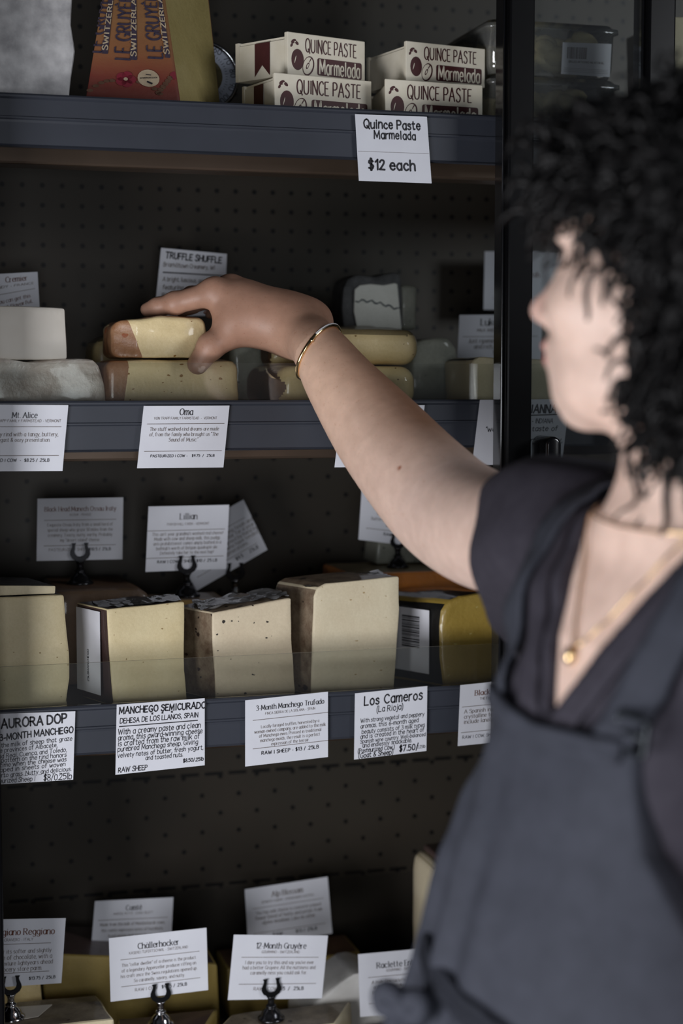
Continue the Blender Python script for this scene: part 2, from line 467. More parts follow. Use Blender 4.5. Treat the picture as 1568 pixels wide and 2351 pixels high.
class Ell:
    def __init__(s, c, r, M=None):
        s.c = np.array(c, float); s.r = np.array(r, float); s.M = np.eye(3) if M is None else np.array(M, float)
        s.R = max(r)
    def __call__(s, p):
        q = (p - s.c) @ s.M.T
        k0 = np.sqrt(((q / s.r) ** 2).sum(1)) + 1e-9
        k1 = np.sqrt(((q / s.r ** 2) ** 2).sum(1)) + 1e-9
        return k0 * (k0 - 1) / k1
def union(prims, k):
    """callable with block pruning"""
    def f(p, c=None, B=None):
        d = np.full(len(p), 1e3)
        for pr in prims:
            kk = k
            if isinstance(pr, tuple): pr, kk = pr
            if c is not None and hasattr(pr, 'R') and np.linalg.norm(c - pr.c) - pr.R > B + .06: continue
            d = smin(d, pr(p), kk)
        return d
    return f
def surface_nets(f, lo, hi, h, bs=16, pad=1.3):
    lo = np.array(lo, float); hi = np.array(hi, float)
    n = np.ceil((hi - lo) / h).astype(int) + 2
    nb = (n + bs - 1) // bs
    half = bs * h * math.sqrt(3) / 2
    keysV, posV, quads = [], [], []
    S = n + bs * 2
    def key(i, j, k): return (i.astype(np.int64) * S[1] + j) * S[2] + k
    g = np.arange(bs + 2)
    G = np.stack(np.meshgrid(g, g, g, indexing='ij'), -1)
    cen = np.stack(np.meshgrid(*[np.arange(x) for x in nb], indexing='ij'), -1).reshape(-1, 3)
    cpos = lo + (cen * bs + bs / 2) * h
    near = []
    for s0 in range(0, len(cpos), 40000):
        near.append(f(cpos[s0:s0 + 40000]))
    near = np.concatenate(near)
    for b in cen[np.abs(near) < half * pad + 2 * h]:
        I0 = b * bs
        p = (lo + (I0 - 1 + G) * h).reshape(-1, 3)     # one cell of padding on the low side
        c = lo + (I0 + bs / 2) * h
        v = f(p, c, half + 2 * h).reshape(bs + 2, bs + 2, bs + 2)
        if v.min() > 0 or v.max() < 0: continue
        m = v < 0
        N = bs + 1
        cm = np.zeros((N, N, N), int)
        for dx in (0, 1):
            for dy in (0, 1):
                for dz in (0, 1): cm += m[dx:dx + N, dy:dy + N, dz:dz + N]
        act = (cm > 0) & (cm < 8)
        if not act.any(): continue
        acc = np.zeros((N, N, N, 3)); cnt = np.zeros((N, N, N))
        for ax in range(3):
            for o1 in (0, 1):
                for o2 in (0, 1):
                    sl0 = [None] * 3; sl1 = [None] * 3; oo = [0, 0, 0]
                    others = [q for q in range(3) if q != ax]
                    off = {ax: 0, others[0]: o1, others[1]: o2}
                    for q in range(3):
                        sl0[q] = slice(off[q], off[q] + N); sl1[q] = slice(off[q] + (q == ax), off[q] + (q == ax) + N)
                    a = v[tuple(sl0)]; c2 = v[tuple(sl1)]
                    cr = (a < 0) != (c2 < 0)
                    t = np.where(cr, a / np.where(cr, a - c2, 1), 0)
                    cnt += cr
                    for q in range(3):
                        acc[..., q] += np.where(cr, (t if q == ax else off[q]), 0)
        idx = np.argwhere(act)
        gi = I0 - 1 + idx
        keysV.append(key(gi[:, 0] + 1, gi[:, 1] + 1, gi[:, 2] + 1))
        posV.append(lo + (gi + acc[act] / cnt[act][:, None]) * h)
        # quads for grid edges that start at points with local index 1..bs on the edge axis, and 1..bs across
        for ax in range(3):
            a1, a2 = (ax + 1) % 3, (ax + 2) % 3
            s0 = [slice(1, bs + 1)] * 3; s1 = list(s0); s1[ax] = slice(2, bs + 2)
            a = m[tuple(s0)]; c2 = m[tuple(s1)]
            e = np.argwhere(a != c2)
            if len(e) == 0: continue
            flip = a[a != c2]
            e = e + 1
            ge = I0 - 1 + e
            ks = []
            for d1, d2 in ((0, 0), (1, 0), (1, 1), (0, 1)):
                q = ge.copy(); q[:, a1] -= d1; q[:, a2] -= d2
                ks.append(key(q[:, 0] + 1, q[:, 1] + 1, q[:, 2] + 1))
            ks = np.stack(ks, 1)
            ks[~flip] = ks[~flip][:, ::-1]
            quads.append(ks[:, ::-1] if False else ks)
    K = np.concatenate(keysV); X = np.concatenate(posV); Q = np.concatenate(quads)
    uk, ui = np.unique(K, return_index=True)
    V = X[ui]
    F = np.searchsorted(uk, Q)
    F = np.minimum(F, len(uk) - 1)
    ok = (uk[F] == Q).all(1)
    return V, F[ok]
def wob(p, s, seed=0):
    """cheap smooth wobble, about -1..1"""
    r = np.random.default_rng(seed)
    d = np.zeros(len(p))
    for _ in range(5):
        k = r.normal(size=3) * s; ph = r.uniform(0, 6.28)
        d += np.sin(p @ k + ph)
    return d / 3.2

# ------------------------------------------------------------------ the room and the refrigerated case
def slab(name, lo, hi, m):
    bm = bmesh.new(); add_box(bm, lo, hi)
    return tag(bm_obj(name, bm, m), kind='structure')
M_floor = simple('grey_concrete', srgb(70, 68, 66), srgb(84, 82, 80), 6, .6)
M_wall = simple('dark_plaster', srgb(52, 50, 50), srgb(60, 58, 58), 8, .8)
slab('floor', (-3.2, -2.6, -.1), (3.6, 2.95, 0), M_floor)
slab('wall_back', (-3.2, 2.85, 0), (3.6, 2.95, 2.9), M_wall)

def panel_mat(name, stagger, slots):
    b = NB(name)
    tc = b.n('ShaderNodeTexCoord'); sp = b.n('ShaderNodeSeparateXYZ'); b.l(tc.outputs['Object'], sp.inputs[0])
    U = b.math('DIVIDE', b.math('SUBTRACT', sp.outputs['X'], HX0), .0254); W = b.math('DIVIDE', b.math('SUBTRACT', sp.outputs['Z'], HZ0), .0254)
    fu = b.math('SUBTRACT', U, b.math('ROUND', U)); fw = b.math('SUBTRACT', W, b.math('ROUND', W))
    r = b.math('SQRT', b.math('ADD', b.math('MULTIPLY', fu, fu), b.math('MULTIPLY', fw, fw)))
    hole = b.math('LESS_THAN', r, .125)
    if stagger:
        par = b.math('MODULO', b.math('ADD', b.math('ADD', b.math('ROUND', U), b.math('ROUND', W)), 1000.0), 2.0)
        hole = b.math('MULTIPLY', hole, b.math('LESS_THAN', par, .5))
    for z in slots:
        inz = b.math('LESS_THAN', b.math('ABSOLUTE', b.math('SUBTRACT', sp.outputs['Z'], z)), .0022)
        s = b.math('DIVIDE', sp.outputs['X'], .033)
        ins = b.math('LESS_THAN', b.math('FRACT', b.math('ADD', s, 100.0)), .76)
        hole = b.math('MAXIMUM', hole, b.math('MULTIPLY', inz, ins))
        if stagger and z == slots[0]:
            hole = b.math('MULTIPLY', hole, b.math('GREATER_THAN', 1.0, 0.0))
    base = b.ramp(b.noise(3.0, 3, .5), [(.3, srgb(56, 53, 46)), (.7, srgb(68, 60, 51))])
    b.color(b.mix(hole, base, (.003, .003, .003, 1)))
    b.set(Roughness=.45, Metallic=.25)
    b.bump(b.math('SUBTRACT', 1.0, hole), .5, .001)
    return b.m
hp = onY(51.7, 470, YB)
HX0, HZ0 = hp.x, hp.z
zslotA, zslotB = onY(300, 1789, YB).z, onY(300, 2047, YB).z
M_pegfull = panel_mat('perforated_panel', False, ())
M_pegstag = panel_mat('staggered_perforated_panel', True, (zslotA, zslotB))
M_plain = simple('plain_dark_panel', srgb(50, 47, 41), srgb(58, 52, 45), 4, .45, metal=.25)

case = empty('display_case', (.5, 1.95, 0), 'tall black open-front cheese display case with a perforated back and sliding glass door', 'display case')
def cbox(name, lo, hi, m, bev=0.0, parent=None):
    bm = bmesh.new(); add_box(bm, lo, hi)
    if bev: bevel(bm, bev, 2)
    return bm_obj(name, bm, m, parent or case)
XL, XR = -.20, 1.62
Z_SPLIT = zr2 - .03
cbox('back_panel', (XL, YB, Z_SPLIT), (XR, YB + .012, 2.05), M_pegfull)
cbox('back_panel', (XL, YB, zslotB - .005), (XR, YB + .012, Z_SPLIT), M_pegstag)
cbox('back_panel', (XL, YB, .25), (XR, YB + .012, zslotB - .005), M_plain)
cbox('side_panel', (XL - .03, 1.74, .12), (XL, YB + .03, 2.08), M_blackmetal, .003)
cbox('side_panel', (XR, 1.74, .12), (XR + .03, YB + .03, 2.08), M_blackmetal, .003)
cbox('top_panel', (XL - .03, 1.74, 2.08), (XR + .03, YB + .03, 2.16), M_blackmetal, .003)
cbox('base_cabinet', (XL - .03, 1.78, 0), (XR + .03, YB + .03, .12), M_blackmetal, .003)
cbox('lower_tray', (XL, 1.82, .12), (XR, YB, zs4), M_deck, .004)
cbox('stile_blocker', (XL, 1.742, .12), (.1265, 1.770, 2.08), M_blackmetal, .003)  # left stile, widened out of view to block the window light
# door frame: the vertical stile and its glass
YD = 1.742
def xat(px, py, Y): return onY(px, py, Y).x
sx0, sx1 = xat(1164, 870, YD), xat(1222, 870, YD)
door = cbox('door', (sx0, YD, .16), (sx1, YD + .030, 2.06), M_blackmetal, .0025)
cbox('gasket', (sx0 - .0035, YD + .010, .16), (sx0 - .0002, YD + .034, 2.06), M_gasket, .0012, door)
sx2, sx3 = xat(1490, 100, YD), xat(1552, 100, YD)
st2 = cbox('door', (sx2, YD, .16), (sx3, YD + .030, 2.06), M_blackmetal, .0025)
cbox('gasket', (sx2 - .0035, YD + .010, .16), (sx2 - .0002, YD + .034, 2.06), M_gasket, .0012, st2)
cbox('glass_pane', (sx1 - .004, YD + .012, .2), (sx2 - .004, YD + .017, 2.02), M_glass, 0, door)
cbox('glass_pane', (sx3 + .0005, YD + .012, .2), (XR, YD + .017, 2.02), M_glass, 0, st2)
# pull handle on the stile
bm = bmesh.new()
hx0, hx1 = xat(1228, 1040, YD), xat(1262, 1040, YD)
ztop, zbot = onY(1240, 1000, YD).z, onY(1240, 1000, YD).z - .15
def pill(bm, x0, x1, y0, y1, z0, z1, seg=10):
    r = (x1 - x0) / 2; cx = (x0 + x1) / 2
    prof = [(cx + r * math.cos(t), z1 - r + r * math.sin(t)) for t in [math.pi * k / seg for k in range(seg + 1)]]
    prof += [(cx + r * math.cos(t), z0 + r + r * math.sin(t)) for t in [math.pi + math.pi * k / seg for k in range(seg + 1)]]
    A = [bm.verts.new((x, y0, z)) for x, z in prof]; B = [bm.verts.new((x, y1, z)) for x, z in prof]
    bm.faces.new(A); bm.faces.new(B[::-1])
    for i in range(len(A)):
        j = (i + 1) % len(A); bm.faces.new((A[i], B[i], B[j], A[j]))
pill(bm, hx0, hx1, YD - .034, YD + .0115, zbot, ztop)
bevel(bm, .0035, 3, 40)
bm_obj('handle', bm, M_gasket, door, True)

# ------------------------------------------------------------------ shelves
def shelf(zr, label):
    root = empty('metal_shelf', (.5, YF + .17, zr - RAIL_H), label, 'shelf', 'metal shelves of the display case')
    bm = bmesh.new()
    z0 = zr - RAIL_H
    prof = [(0, z0 + .002), (-.0015, z0), (.004, z0 - .001), (.006, z0 + .004), (.006, zr - .003), (.003, zr), (-.0015, zr), (-.003, zr - .002), (-.003, zr - .004),
            (-.0006, zr - .006), (-.0006, zr - .0235), (-.0018, zr - .0245), (-.0018, zr - .0262), (-.0002, zr - .0275), (0, zr - .030)]
    A = [bm.verts.new((XL + .001, YF + y, z)) for y, z in prof]; B = [bm.verts.new((XR - .001, YF + y, z)) for y, z in prof]
    for i in range(len(A)):
        j = (i + 1) % len(A); bm.faces.new((A[i], A[j], B[j], B[i]))
    bm.faces.new(A[::-1]); bm.faces.new(B)
    bmesh.ops.recalc_face_normals(bm, faces=bm.faces[:])
    bm_obj('price_rail', bm, M_rail, root)
    bm = bmesh.new()
    add_box(bm, (XL + .002, YF + .0065, zr - .022), (XR - .002, YB - .002, zr - .010)); bevel(bm, .0015, 1)
    bm_obj('deck', bm, M_deck, root)
    bm = bmesh.new()
    add_box(bm, (XL + .002, YF + .045, zr - RAIL_H - .013), (XR - .002, YF + .085, zr - .0225)); bevel(bm, .003, 2)
    bm_obj('light_bar', bm, M_brown, root)
    return root
s1 = shelf(zr1, 'top metal shelf with a blue-grey price rail, carrying the quince paste boxes')
s2 = shelf(zr2, 'middle metal shelf with a blue-grey price rail, under the hand')
s3 = shelf(zr3, 'lower metal shelf with a blue-grey price rail, carrying upright cheese wedges')
def guard(root, zr, h):
    bm = bmesh.new()
    fs = add_box(bm, (XL + .003, YF + .0008, zr + .0003), (XR - .003, YF + .0034, zr + h))
    fs[5].material_index = 1
    bm.normal_update()
    for f in bm.faces: f.material_index = 1 if f.normal.z > .9 or f.normal.z < -.9 and False else 0
    bm_obj('clear_guard', bm, [M_guard, M_edge], root)
guard(s2, zr2, onY(0, 832, YF + .002).z - zr2)
guard(s3, zr3, onY(0, 1531, YF + .002).z - zr3)
# ------------------------------------------------------------------ price cards and signs
INKS = {'k': M_ink, 'r': M_inkred, 's': M_inksoft}
def card(name, quad, Y, items, label, group=None, bend=0.0, n=3, mat=None, cat='card'):
    """quad: the four pixel corners TL TR BR BL seen on the vertical plane at depth Y (or four depths)"""
    ys = Y if isinstance(Y, (list, tuple)) else [Y] * 4
    face = Face(*[onY(px, py, y) for (px, py), y in zip(quad, ys)])
    bm = bmesh.new()
    sheet(bm, face, bend=bend)
    mats = [mat or M_paper]
    by = {}
    for it in items:
        ink = it.get('ink', 'k'); polys = by.setdefault(ink, [])
        if it['t'] == 'text':
            put_text(face, polys, it['s'], it.get('u', .5), it['v'], it['size'], it.get('style', 'body'), it.get('al', 'c'), it.get('fit'), it.get('rot', 0), n, it.get('w', 1.0), it.get('sq', .84))
        elif it['t'] == 'rule':
            line(polys, face, it['u0'], it['v0'], it['u1'], it.get('v1', it['v0']), it['w'])
        elif it['t'] == 'poly':
            polys.append(it['p'])
    for ink, polys in by.items():
        mats.append(INKS[ink]); 
        if bend:
            for p in polys:
                try: f = bm.faces.new([bm.verts.new(face.at(u, v, .0003 + bend * v * v)) for u, v in p])
                except ValueError: continue
                f.material_index = len(mats) - 1; f.normal_update()
                if f.normal.dot(face.n) < 0: f.normal_flip()
        else: ink_faces(bm, face, polys, len(mats) - 1)
    c = (face.c[2] + face.c[3]) / 2
    me = bpy.data.meshes.new(name)
    bm.to_mesh(me); bm.free()
    me.transform(Matrix.Translation(-c))
    for m in mats: me.materials.append(m)
    o = bpy.data.objects.new(name, me); C.objects.link(o); o.location = c
    tag(o, label, cat, group)
    return o
def T(s, v, size, style='body', **k): return dict(t='text', s=s, v=v, size=size, style=style, **k)
def R(v0, u0=.07, u1=.93, w=.008, **k): return dict(t='rule', v0=v0, u0=u0, u1=u1, w=w, **k)
def printed(title, sub, lines, price, tv=.115, sv=.20, r1=.285, l0=.375, dl=.088, r2=.73, pv=.815, ts=.125, ss=.056, ls=.088, ps=.074, tfit=None, sfit=None, lfit=None, pfit=None, ink='s', tink='k', u=.5, u0=.08, u1=.92, psoft=None):
    it = [T(title, tv, ts, 'serif', ink=tink, u=u, fit=tfit), T(sub, sv, ss, 'sans', ink=ink, u=u, fit=sfit), R(r1, u0, u1, ink=ink), R(r2, u0, u1, ink=ink)]
    for i, s in enumerate(lines): it.append(T(s, l0 + dl * i, ls, 'body', ink=ink, u=u, fit=(lfit[i] if lfit else None)))
    if isinstance(price, str): price = [(u, price, 'bold', 'c')]
    for pu, s, st, al in price: it.append(T(s, pv, ps, st, ink=ink if st == 'sans' else 'k', u=pu, al=al))
    return it
YC = YF - .0046
G1 = 'cards on the price rails'
card('price_card', [(-40, 929), (157, 930), (143, 1081), (-54, 1082)], YC,
     printed('Mt. Alice', 'VON TRAPP FAMILY FARMSTEAD - VERMONT', ['Bloomy rind with a tangy, buttery,', 'elegant & oozy presentation.'], [(.45, 'PASTEURIZED | COW', 'bold', 'r'), (.495, '-', 'bold', 'c'), (.54, '$8.25 / .25LB', 'bold', 'l')],
             tv=.165, sv=.245, r1=.33, l0=.45, dl=.085, r2=.765, pv=.84, ts=.125, ps=.062, tfit=.29, sfit=.86, lfit=[.82, .64], u=.50, u0=.05, u1=.94),
     'white printed price card on the middle rail, cut off at the left edge', G1, .002)
card('price_card', [(330, 932), (527, 931), (512, 1073), (314, 1075)], YC,
     printed('Oma', 'VON TRAPP FAMILY FARMSTEAD  -  VERMONT', ['The stuff washed-rind dreams are made', 'of, from the family who brought us "The', 'Sound of Music."'],
             [(.14, 'PASTEURIZED | COW', 'bold', 'l'), (.56, '-', 'bold', 'c'), (.88, '$9.75  /  .25LB', 'bold', 'r')],
             tv=.11, sv=.205, r1=.29, l0=.38, dl=.086, r2=.73, pv=.81, ts=.14, ps=.056, ls=.086, sfit=.73, lfit=[.80, .80, .34], tfit=.15, u=.5, u0=.06, u1=.96),
     'white printed price card on the middle rail, directly below the held cheese', G1, .002)
card('price_card', [(785, 930), (975, 930), (958, 1071), (768, 1073)], YC, [R(.79, .10, .9)],
     'white price card on the middle rail, mostly hidden behind the reaching forearm', G1)
card('price_card', [(1102, 918), (1308, 916), (1290, 1065), (1084, 1068)], YC,
     [T('JULIANNA', .16, .16, 'marker', u=.86, al='r', fit=.44), dict(t='rule', u0=.42, v0=.25, u1=.88, v1=.235, w=.02), T('CAPRIOLE - INDIANA', .34, .12, 'hand', u=.84, al='r', fit=.50), T('"wow, a 1960s" taste of', .46, .10, 'hand', u=.90, al='r', fit=.80), T('sweet, and buttery,', .64, .10, 'hand', u=.97, al='r', fit=.62), T('$12/.25lb', .93, .082, 'hand', u=.96, al='r', fit=.3)],
     'handwritten white card seen through the glass door behind the handle', G1)
card('price_sign', [(815, 262), (980, 268), (991, 421), (824, 415)], YC,
     [T('Quince Paste', .155, .21, 'marker', u=.50, fit=.78, w=.95), T('Marmelada', .31, .165, 'marker', u=.53, fit=.57, w=.9), T('$12 each', .765, .20, 'marker', u=.46, fit=.64, w=.95), R(.555, .01, .99, .004, ink='s')],
     'white handwritten sign on the top rail, reading $12 each', G1, cat='sign')
card('price_card', [(-30, 1640), (173, 1633), (168, 1790), (-30, 1803)], YC,
     [T('AURORA DOP', .135, .20, 'marker', u=.53, fit=.74, rot=3), T('3-MONTH MANCHEGO', .275, .15, 'marker', u=.98, al='r', fit=.84, rot=4),
      T('From the milk of sheep that graze', .40, .082, 'hand', u=.97, al='r', fit=.97, rot=3), T('in the provinces of Albacete,', .485, .082, 'hand', u=.80, al='r', fit=.78, rot=3), T('Ciudad Real, Cuenca, and Toledo,', .56, .082, 'hand', u=.91, al='r', fit=.90, rot=3),
      T('The pattern on the rind honors', .635, .082, 'hand', u=.91, al='r', fit=.88, rot=2), T('the time when the cheese was', .70, .082, 'hand', u=.91, al='r', fit=.88, rot=2), T('wrapped in sheets of woven', .77, .082, 'hand', u=.90, al='r', fit=.86, rot=2), T('esparto grass. Nutty and delicious.', .845, .082, 'hand', u=.97, al='r', fit=.93, rot=2),
      T('Pasteurized Sheep', .955, .095, 'hand', u=.52, al='r', fit=.5), T('$8/0.25lb', .955, .115, 'hand', u=.98, al='r', fit=.33)] + [R(.895, .03 + .08 * k, .07 + .08 * k, .006) for k in range(12)] + [dict(t='rule', u0=.555, v0=.90, u1=.55, v1=.985, w=.006)],
     'handwritten white card at the far left of the lower rail', G1)
card('price_card', [(268, 1618), (470, 1603), (470, 1757), (265, 1779)], YC,
     [T('MANCHEGO SEMICURADO', .105, .185, 'marker', u=.52, fit=.98, rot=-.5), T('DEHESA DE LOS LLANOS, SPAIN', .245, .125, 'hand', u=.48, fit=.88, w=1.3), dict(t='rule', u0=.03, v0=.315, u1=.92, v1=.32, w=.014),
      T('With a creamy paste and clean', .40, .105, 'hand', u=.02, al='l', fit=.93), T('aroma, this award-winning cheese', .485, .105, 'hand', u=.02, al='l', fit=.95), T('is crafted from the raw milk of', .565, .105, 'hand', u=.02, al='l', fit=.92), T('purebred Manchega sheep. Giving', .645, .105, 'hand', u=.02, al='l', fit=.90), T('velvety notes of butter, fresh yogurt,', .735, .105, 'hand', u=.02, al='l', fit=.96), T('and toasted nuts.', .81, .125, 'hand', u=.33, al='l', fit=.42),
      T('$8.50/.25lb', .905, .10, 'marker', u=.985, al='r', fit=.23), T('RAW SHEEP', .945, .115, 'hand', u=.03, al='l', fit=.32, w=1.2), T('*   *   *', .185, .09, 'hand', u=.51, fit=.24)],
     'handwritten white card on the lower rail below the wedge with a white side label', G1)
card('price_card', [(563, 1608), (753, 1588), (753, 1738), (563, 1760)], YC,
     printed('3-Month Manchego Trufado', 'FINCA SIERRA DE LA SOLANA - SPAIN', ['Locally foraged truffles, harvested by a', 'woman-owned company, are added to the milk', 'of Manchega ewes. Pressed in traditional', 'manchego molds, the result is a perfect', 'expression of the terroir.'], 'RAW | SHEEP - $13 / .25LB',
             tv=.145, sv=.235, r1=.315, l0=.43, dl=.069, r2=.745, pv=.83, ts=.115, ls=.075, ps=.072, tfit=.82, sfit=.60, lfit=[.70, .86, .75, .72, .46], u=.54, u0=.09, u1=1.0),
     'printed white card on the lower rail below the truffle-flecked wedge', G1)
card('price_card', [(815, 1592), (981, 1575), (979, 1724), (813, 1744)], YC,
     [T('Los Cameros', .145, .235, 'marker', u=.53, fit=.80, w=.8), T('(La Rioja)', .285, .135, 'hand', u=.48, fit=.36), T('With strong vegetal and peppery', .43, .088, 'hand', u=.08, al='l', fit=.88), T('aromas. this 6-month aged', .515, .088, 'hand', u=.08, al='l', fit=.80), T('beauty consists of 3 milk types', .60, .088, 'hand', u=.10, al='l', fit=.87), T('and is created in the heart of', .67, .088, 'hand', u=.08, al='l', fit=.88), T('Spanish wine country. Well-balanced', .745, .088, 'hand', u=.08, al='l', fit=.90), T('and endlessly snackable.', .81, .088, 'hand', u=.11, al='l', fit=.68),
      T('(Pasteurized Cow,)', .885, .115, 'hand', u=.05, al='l', fit=.50, w=1.2), T('(Goat & Sheep)', .96, .115, 'hand', u=.06, al='l', fit=.47, w=1.2), T('$7.50/', .925, .15, 'marker', u=.62, al='l', fit=.26, w=.9), T('0.25lb', .93, .085, 'hand', u=.98, al='r', fit=.11)],
     'handwritten white card on the lower rail below the tallest ivory wedge', G1)
card('price_card', [(1057, 1573), (1246, 1554), (1240, 1694), (1051, 1713)], YC,
     [T('Black Swaledale', .165, .115, 'serif', u=.18, al='l', ink='r'), T('THE FARM DAIRY - SPAIN', .26, .055, 'sans', u=.24, al='l', ink='s'), R(.365, .03, .97, ink='s'), T('A Spanish inspired sheep cheese,', .45, .085, 'body', u=.06, al='l', ink='s'), T('crystalline texture. Flavors', .535, .085, 'body', u=.06, al='l', ink='s'), T('include lanolin and hazelnut.', .62, .085, 'body', u=.06, al='l', ink='s'), R(.785, .03, .97, ink='s'), T('RAW | COW, SHEEP', .87, .07, 'sans', u=.05, al='l', ink='k')],
     'printed white card on the lower rail, half hidden by the apron', G1)

# cards standing among the cheeses
G2 = 'cards standing among the cheeses'
YH = dict(brown=2.03, amber=2.0, tilt=2.06, orange=2.0, parm=1.90, chal=1.90, gruy=1.90, racl=1.90, comte=2.06, alp=2.06)
card('price_card', [(-110, 635), (86, 624), (91, 706), (-108, 770)], 2.04,
     [T('Cremier', .155, .17, 'serif', u=.62, al='l', ink='r', fit=.255), T('FROMI / NORMANDY - FRANCE', .30, .075, 'sans', u=.95, al='r', ink='s', fit=.9), R(.45, .03, .96, .012, ink='s'), T('only time of year you can get this', .62, .12, 'body', u=.9, al='r', ink='r', fit=.82), T('gooey, savory and flavorful,', .77, .12, 'body', u=.92, al='r', ink='r', fit=.80), T('like garlic and broccoli.', .92, .12, 'body', u=.86, al='r', ink='r', fit=.62)],
     'white printed card behind the white wrapped block at the far left', G2)
card('price_card', [(370, 569), (521, 583), (516, 725), (354, 725)], 2.06,
     [T('TRUFFLE SHUFFLE', .115, .175, 'marker', u=.5, fit=.84, rot=-1, w=1.1), T('Briarhilltown Creamery, WI', .245, .085, 'hand', u=.44, fit=.76, ink='s', w=1.2), R(.355, .06, .98, .02), T('A bright, luscious, goat cheese', .46, .085, 'hand', u=.07, al='l', fit=.86, ink='s', w=1.2), T('featuring a rich vein of', .58, .085, 'hand', u=.08, al='l', fit=.76, ink='s', w=1.2), T('Black truffle.', .70, .085, 'hand', u=.08, al='l', fit=.45, ink='s', w=1.2)],
     'handwritten white card with bold black capitals, standing behind the hand', G2)
card('price_card', [(1113, 577), (1300, 578), (1296, 714), (1110, 711)], 2.10, [T('Silver Ash', .40, .12, 'serif', u=.5, ink='r'), T('INDIANA', .55, .07, 'sans', u=.3, ink='s'), R(.8, .1, .9, ink='s')],
     'plain white card leaning on the perforated panel beside the door frame', G2)
card('price_card', [(1055, 723), (1245, 722), (1240, 866), (1048, 868)], 2.0,
     [T("Luke's", .13, .145, 'serif', u=.26, al='l'), T('MILK AND SALT - VERMONT', .25, .065, 'sans', u=.22, al='l', ink='s', w=1.3), R(.345, .05, .95, ink='s'), T('Just ripened, slightly aged', .42, .09, 'body', u=.12, al='l', ink='s', w=1.2), T('and rich, it comes on', .51, .09, 'body', u=.19, al='l', ink='s', w=1.2), T('through bold', .60, .09, 'body', u=.42, al='l', ink='s', w=1.2)],
     "white printed card behind the pale square cheese by the door frame", G2)
card('price_card', [(86, 1145), (283, 1142), (281, 1284), (84, 1288)], YH['brown'],
     printed('Black Head Manech Ossau Iraty', 'AGOUR - FRANCE', ['Exquisite Ossau Iraty from a small herd of', 'special sheep who graze 30 miles from the', 'creamery. Toasty, nutty, earthy. Probably', 'my "desert island" cheese.'], [(.14, 'PASTEURIZED | SHEEP', 'sans', 'l'), (.86, '$10.5 / .25LB', 'bold', 'r')],
             tv=.18, sv=.27, r1=.35, l0=.43, dl=.083, r2=.76, pv=.83, ts=.115, ls=.085, ps=.06, tfit=.83, sfit=.25, lfit=[.76, .76, .75, .46], tink='r'),
     'dim white printed card in a dark clip on the big brown wheel piece', G2)
card('price_card', [(341, 1163), (526, 1159), (519, 1306), (334, 1313)], YH['amber'],
     printed('Lillian', 'PARISH HILL FARM - VERMONT', ["This ain't your grandma's washed rind cheese!", 'Made with cow and sheep milk, this pudgy,', 'anti-prohibitionist comes amply bathed in a', "bathtub's worth of Belgian quadruple ale.", 'Definitely take her to the next hop!'], [(.14, 'RAW | COW & SHEEP', 'bold', 'l'), (.88, '$10 / .25 LB', 'bold', 'r')],
             tv=.175, sv=.285, r1=.375, l0=.435, dl=.073, r2=.795, pv=.86, ts=.135, ls=.078, ps=.06, tfit=.21, sfit=.52, lfit=[.88, .82, .84, .76, .66], u0=.0, u1=.96),
     'white printed card in a dark clip on the amber wedge, before a tilted card', G2)
card('price_card', [(386, 1243), (559, 1147), (614, 1262), (452, 1356)], YH['tilt'],
     printed('Cornelia', 'FAIRFIELD - VERMONT', ['Smoky and sweet with a long finish and', 'gently firm. Aged in a cellar for a year', 'on spruce boards and turned by hand by', 'one family of makers who have tended', 'this farm for generations.'], [(.60, '$9.5', 'bold', 'l'), (.78, '.25LB', 'bold', 'l')],
             tv=.13, sv=.22, r1=.29, l0=.38, dl=.083, r2=.80, pv=.87, ls=.085, ps=.08),
     'white printed card tilted steeply behind another card, above the truffle-flecked wedge', G2)
card('price_card', [(832, 1104), (1020, 1118), (1010, 1262), (823, 1239)], YH['orange'],
     printed('Mimolette', 'ISIGNY - FRANCE', ['The deep orange of this one comes', 'from annatto, and the caramel', 'butterscotch flavor comes from age', 'with some crunch.'], [(.30, 'RAW | COW', 'bold', 'l'), (.86, '$12 / .25LB', 'bold', 'r')],
             tv=.15, sv=.25, r1=.33, l0=.44, dl=.09, r2=.79, pv=.86, ls=.085, ps=.065, lfit=[.70, .60, .72, .36]),
     'white printed card in a clip on the orange wheel, under the elbow', G2)
card('price_card', [(-70, 2112), (151, 2108), (141, 2257), (-78, 2272)], YH['parm'],
     printed('Parmigiano Reggiano', 'CRAVERO - ITALY', ['Prized for its softer and slightly', 'evocative of chocolate, with a', 'delicate texture lightyears ahead', 'of grocery store parm.'], [(.93, '$13.75 / .25LB', 'bold', 'r')],
             tv=.20, sv=.31, r1=.37, l0=.485, dl=.088, r2=.80, pv=.90, ts=.13, ls=.095, ps=.06, tfit=.74, sfit=.30, lfit=[.70, .72, .74, .52], tink='r', u=.52, u0=.10, u1=.86),
     'white printed card with a brown heading in the bottom left corner', G2)
card('price_card', [(218, 2069), (398, 2060), (391, 2195), (207, 2202)], YH['comte'],
     printed('Comté', 'MARCEL PETITE - ESSEX SELECT', ['Made from the milk of Montbeliarde cows,', 'this comté expresses notes of hazelnuts,', 'fried onions and spring berries.'], '',
             tv=.15, sv=.24, r1=.335, l0=.42, dl=.10, r2=.80, pv=.9, ls=.095, tfit=.20, sfit=.5, lfit=[.82, .78, .60], u0=.06, u1=.94),
     'dim white card at the back of the bottom tier, left of the two back cards', G2)
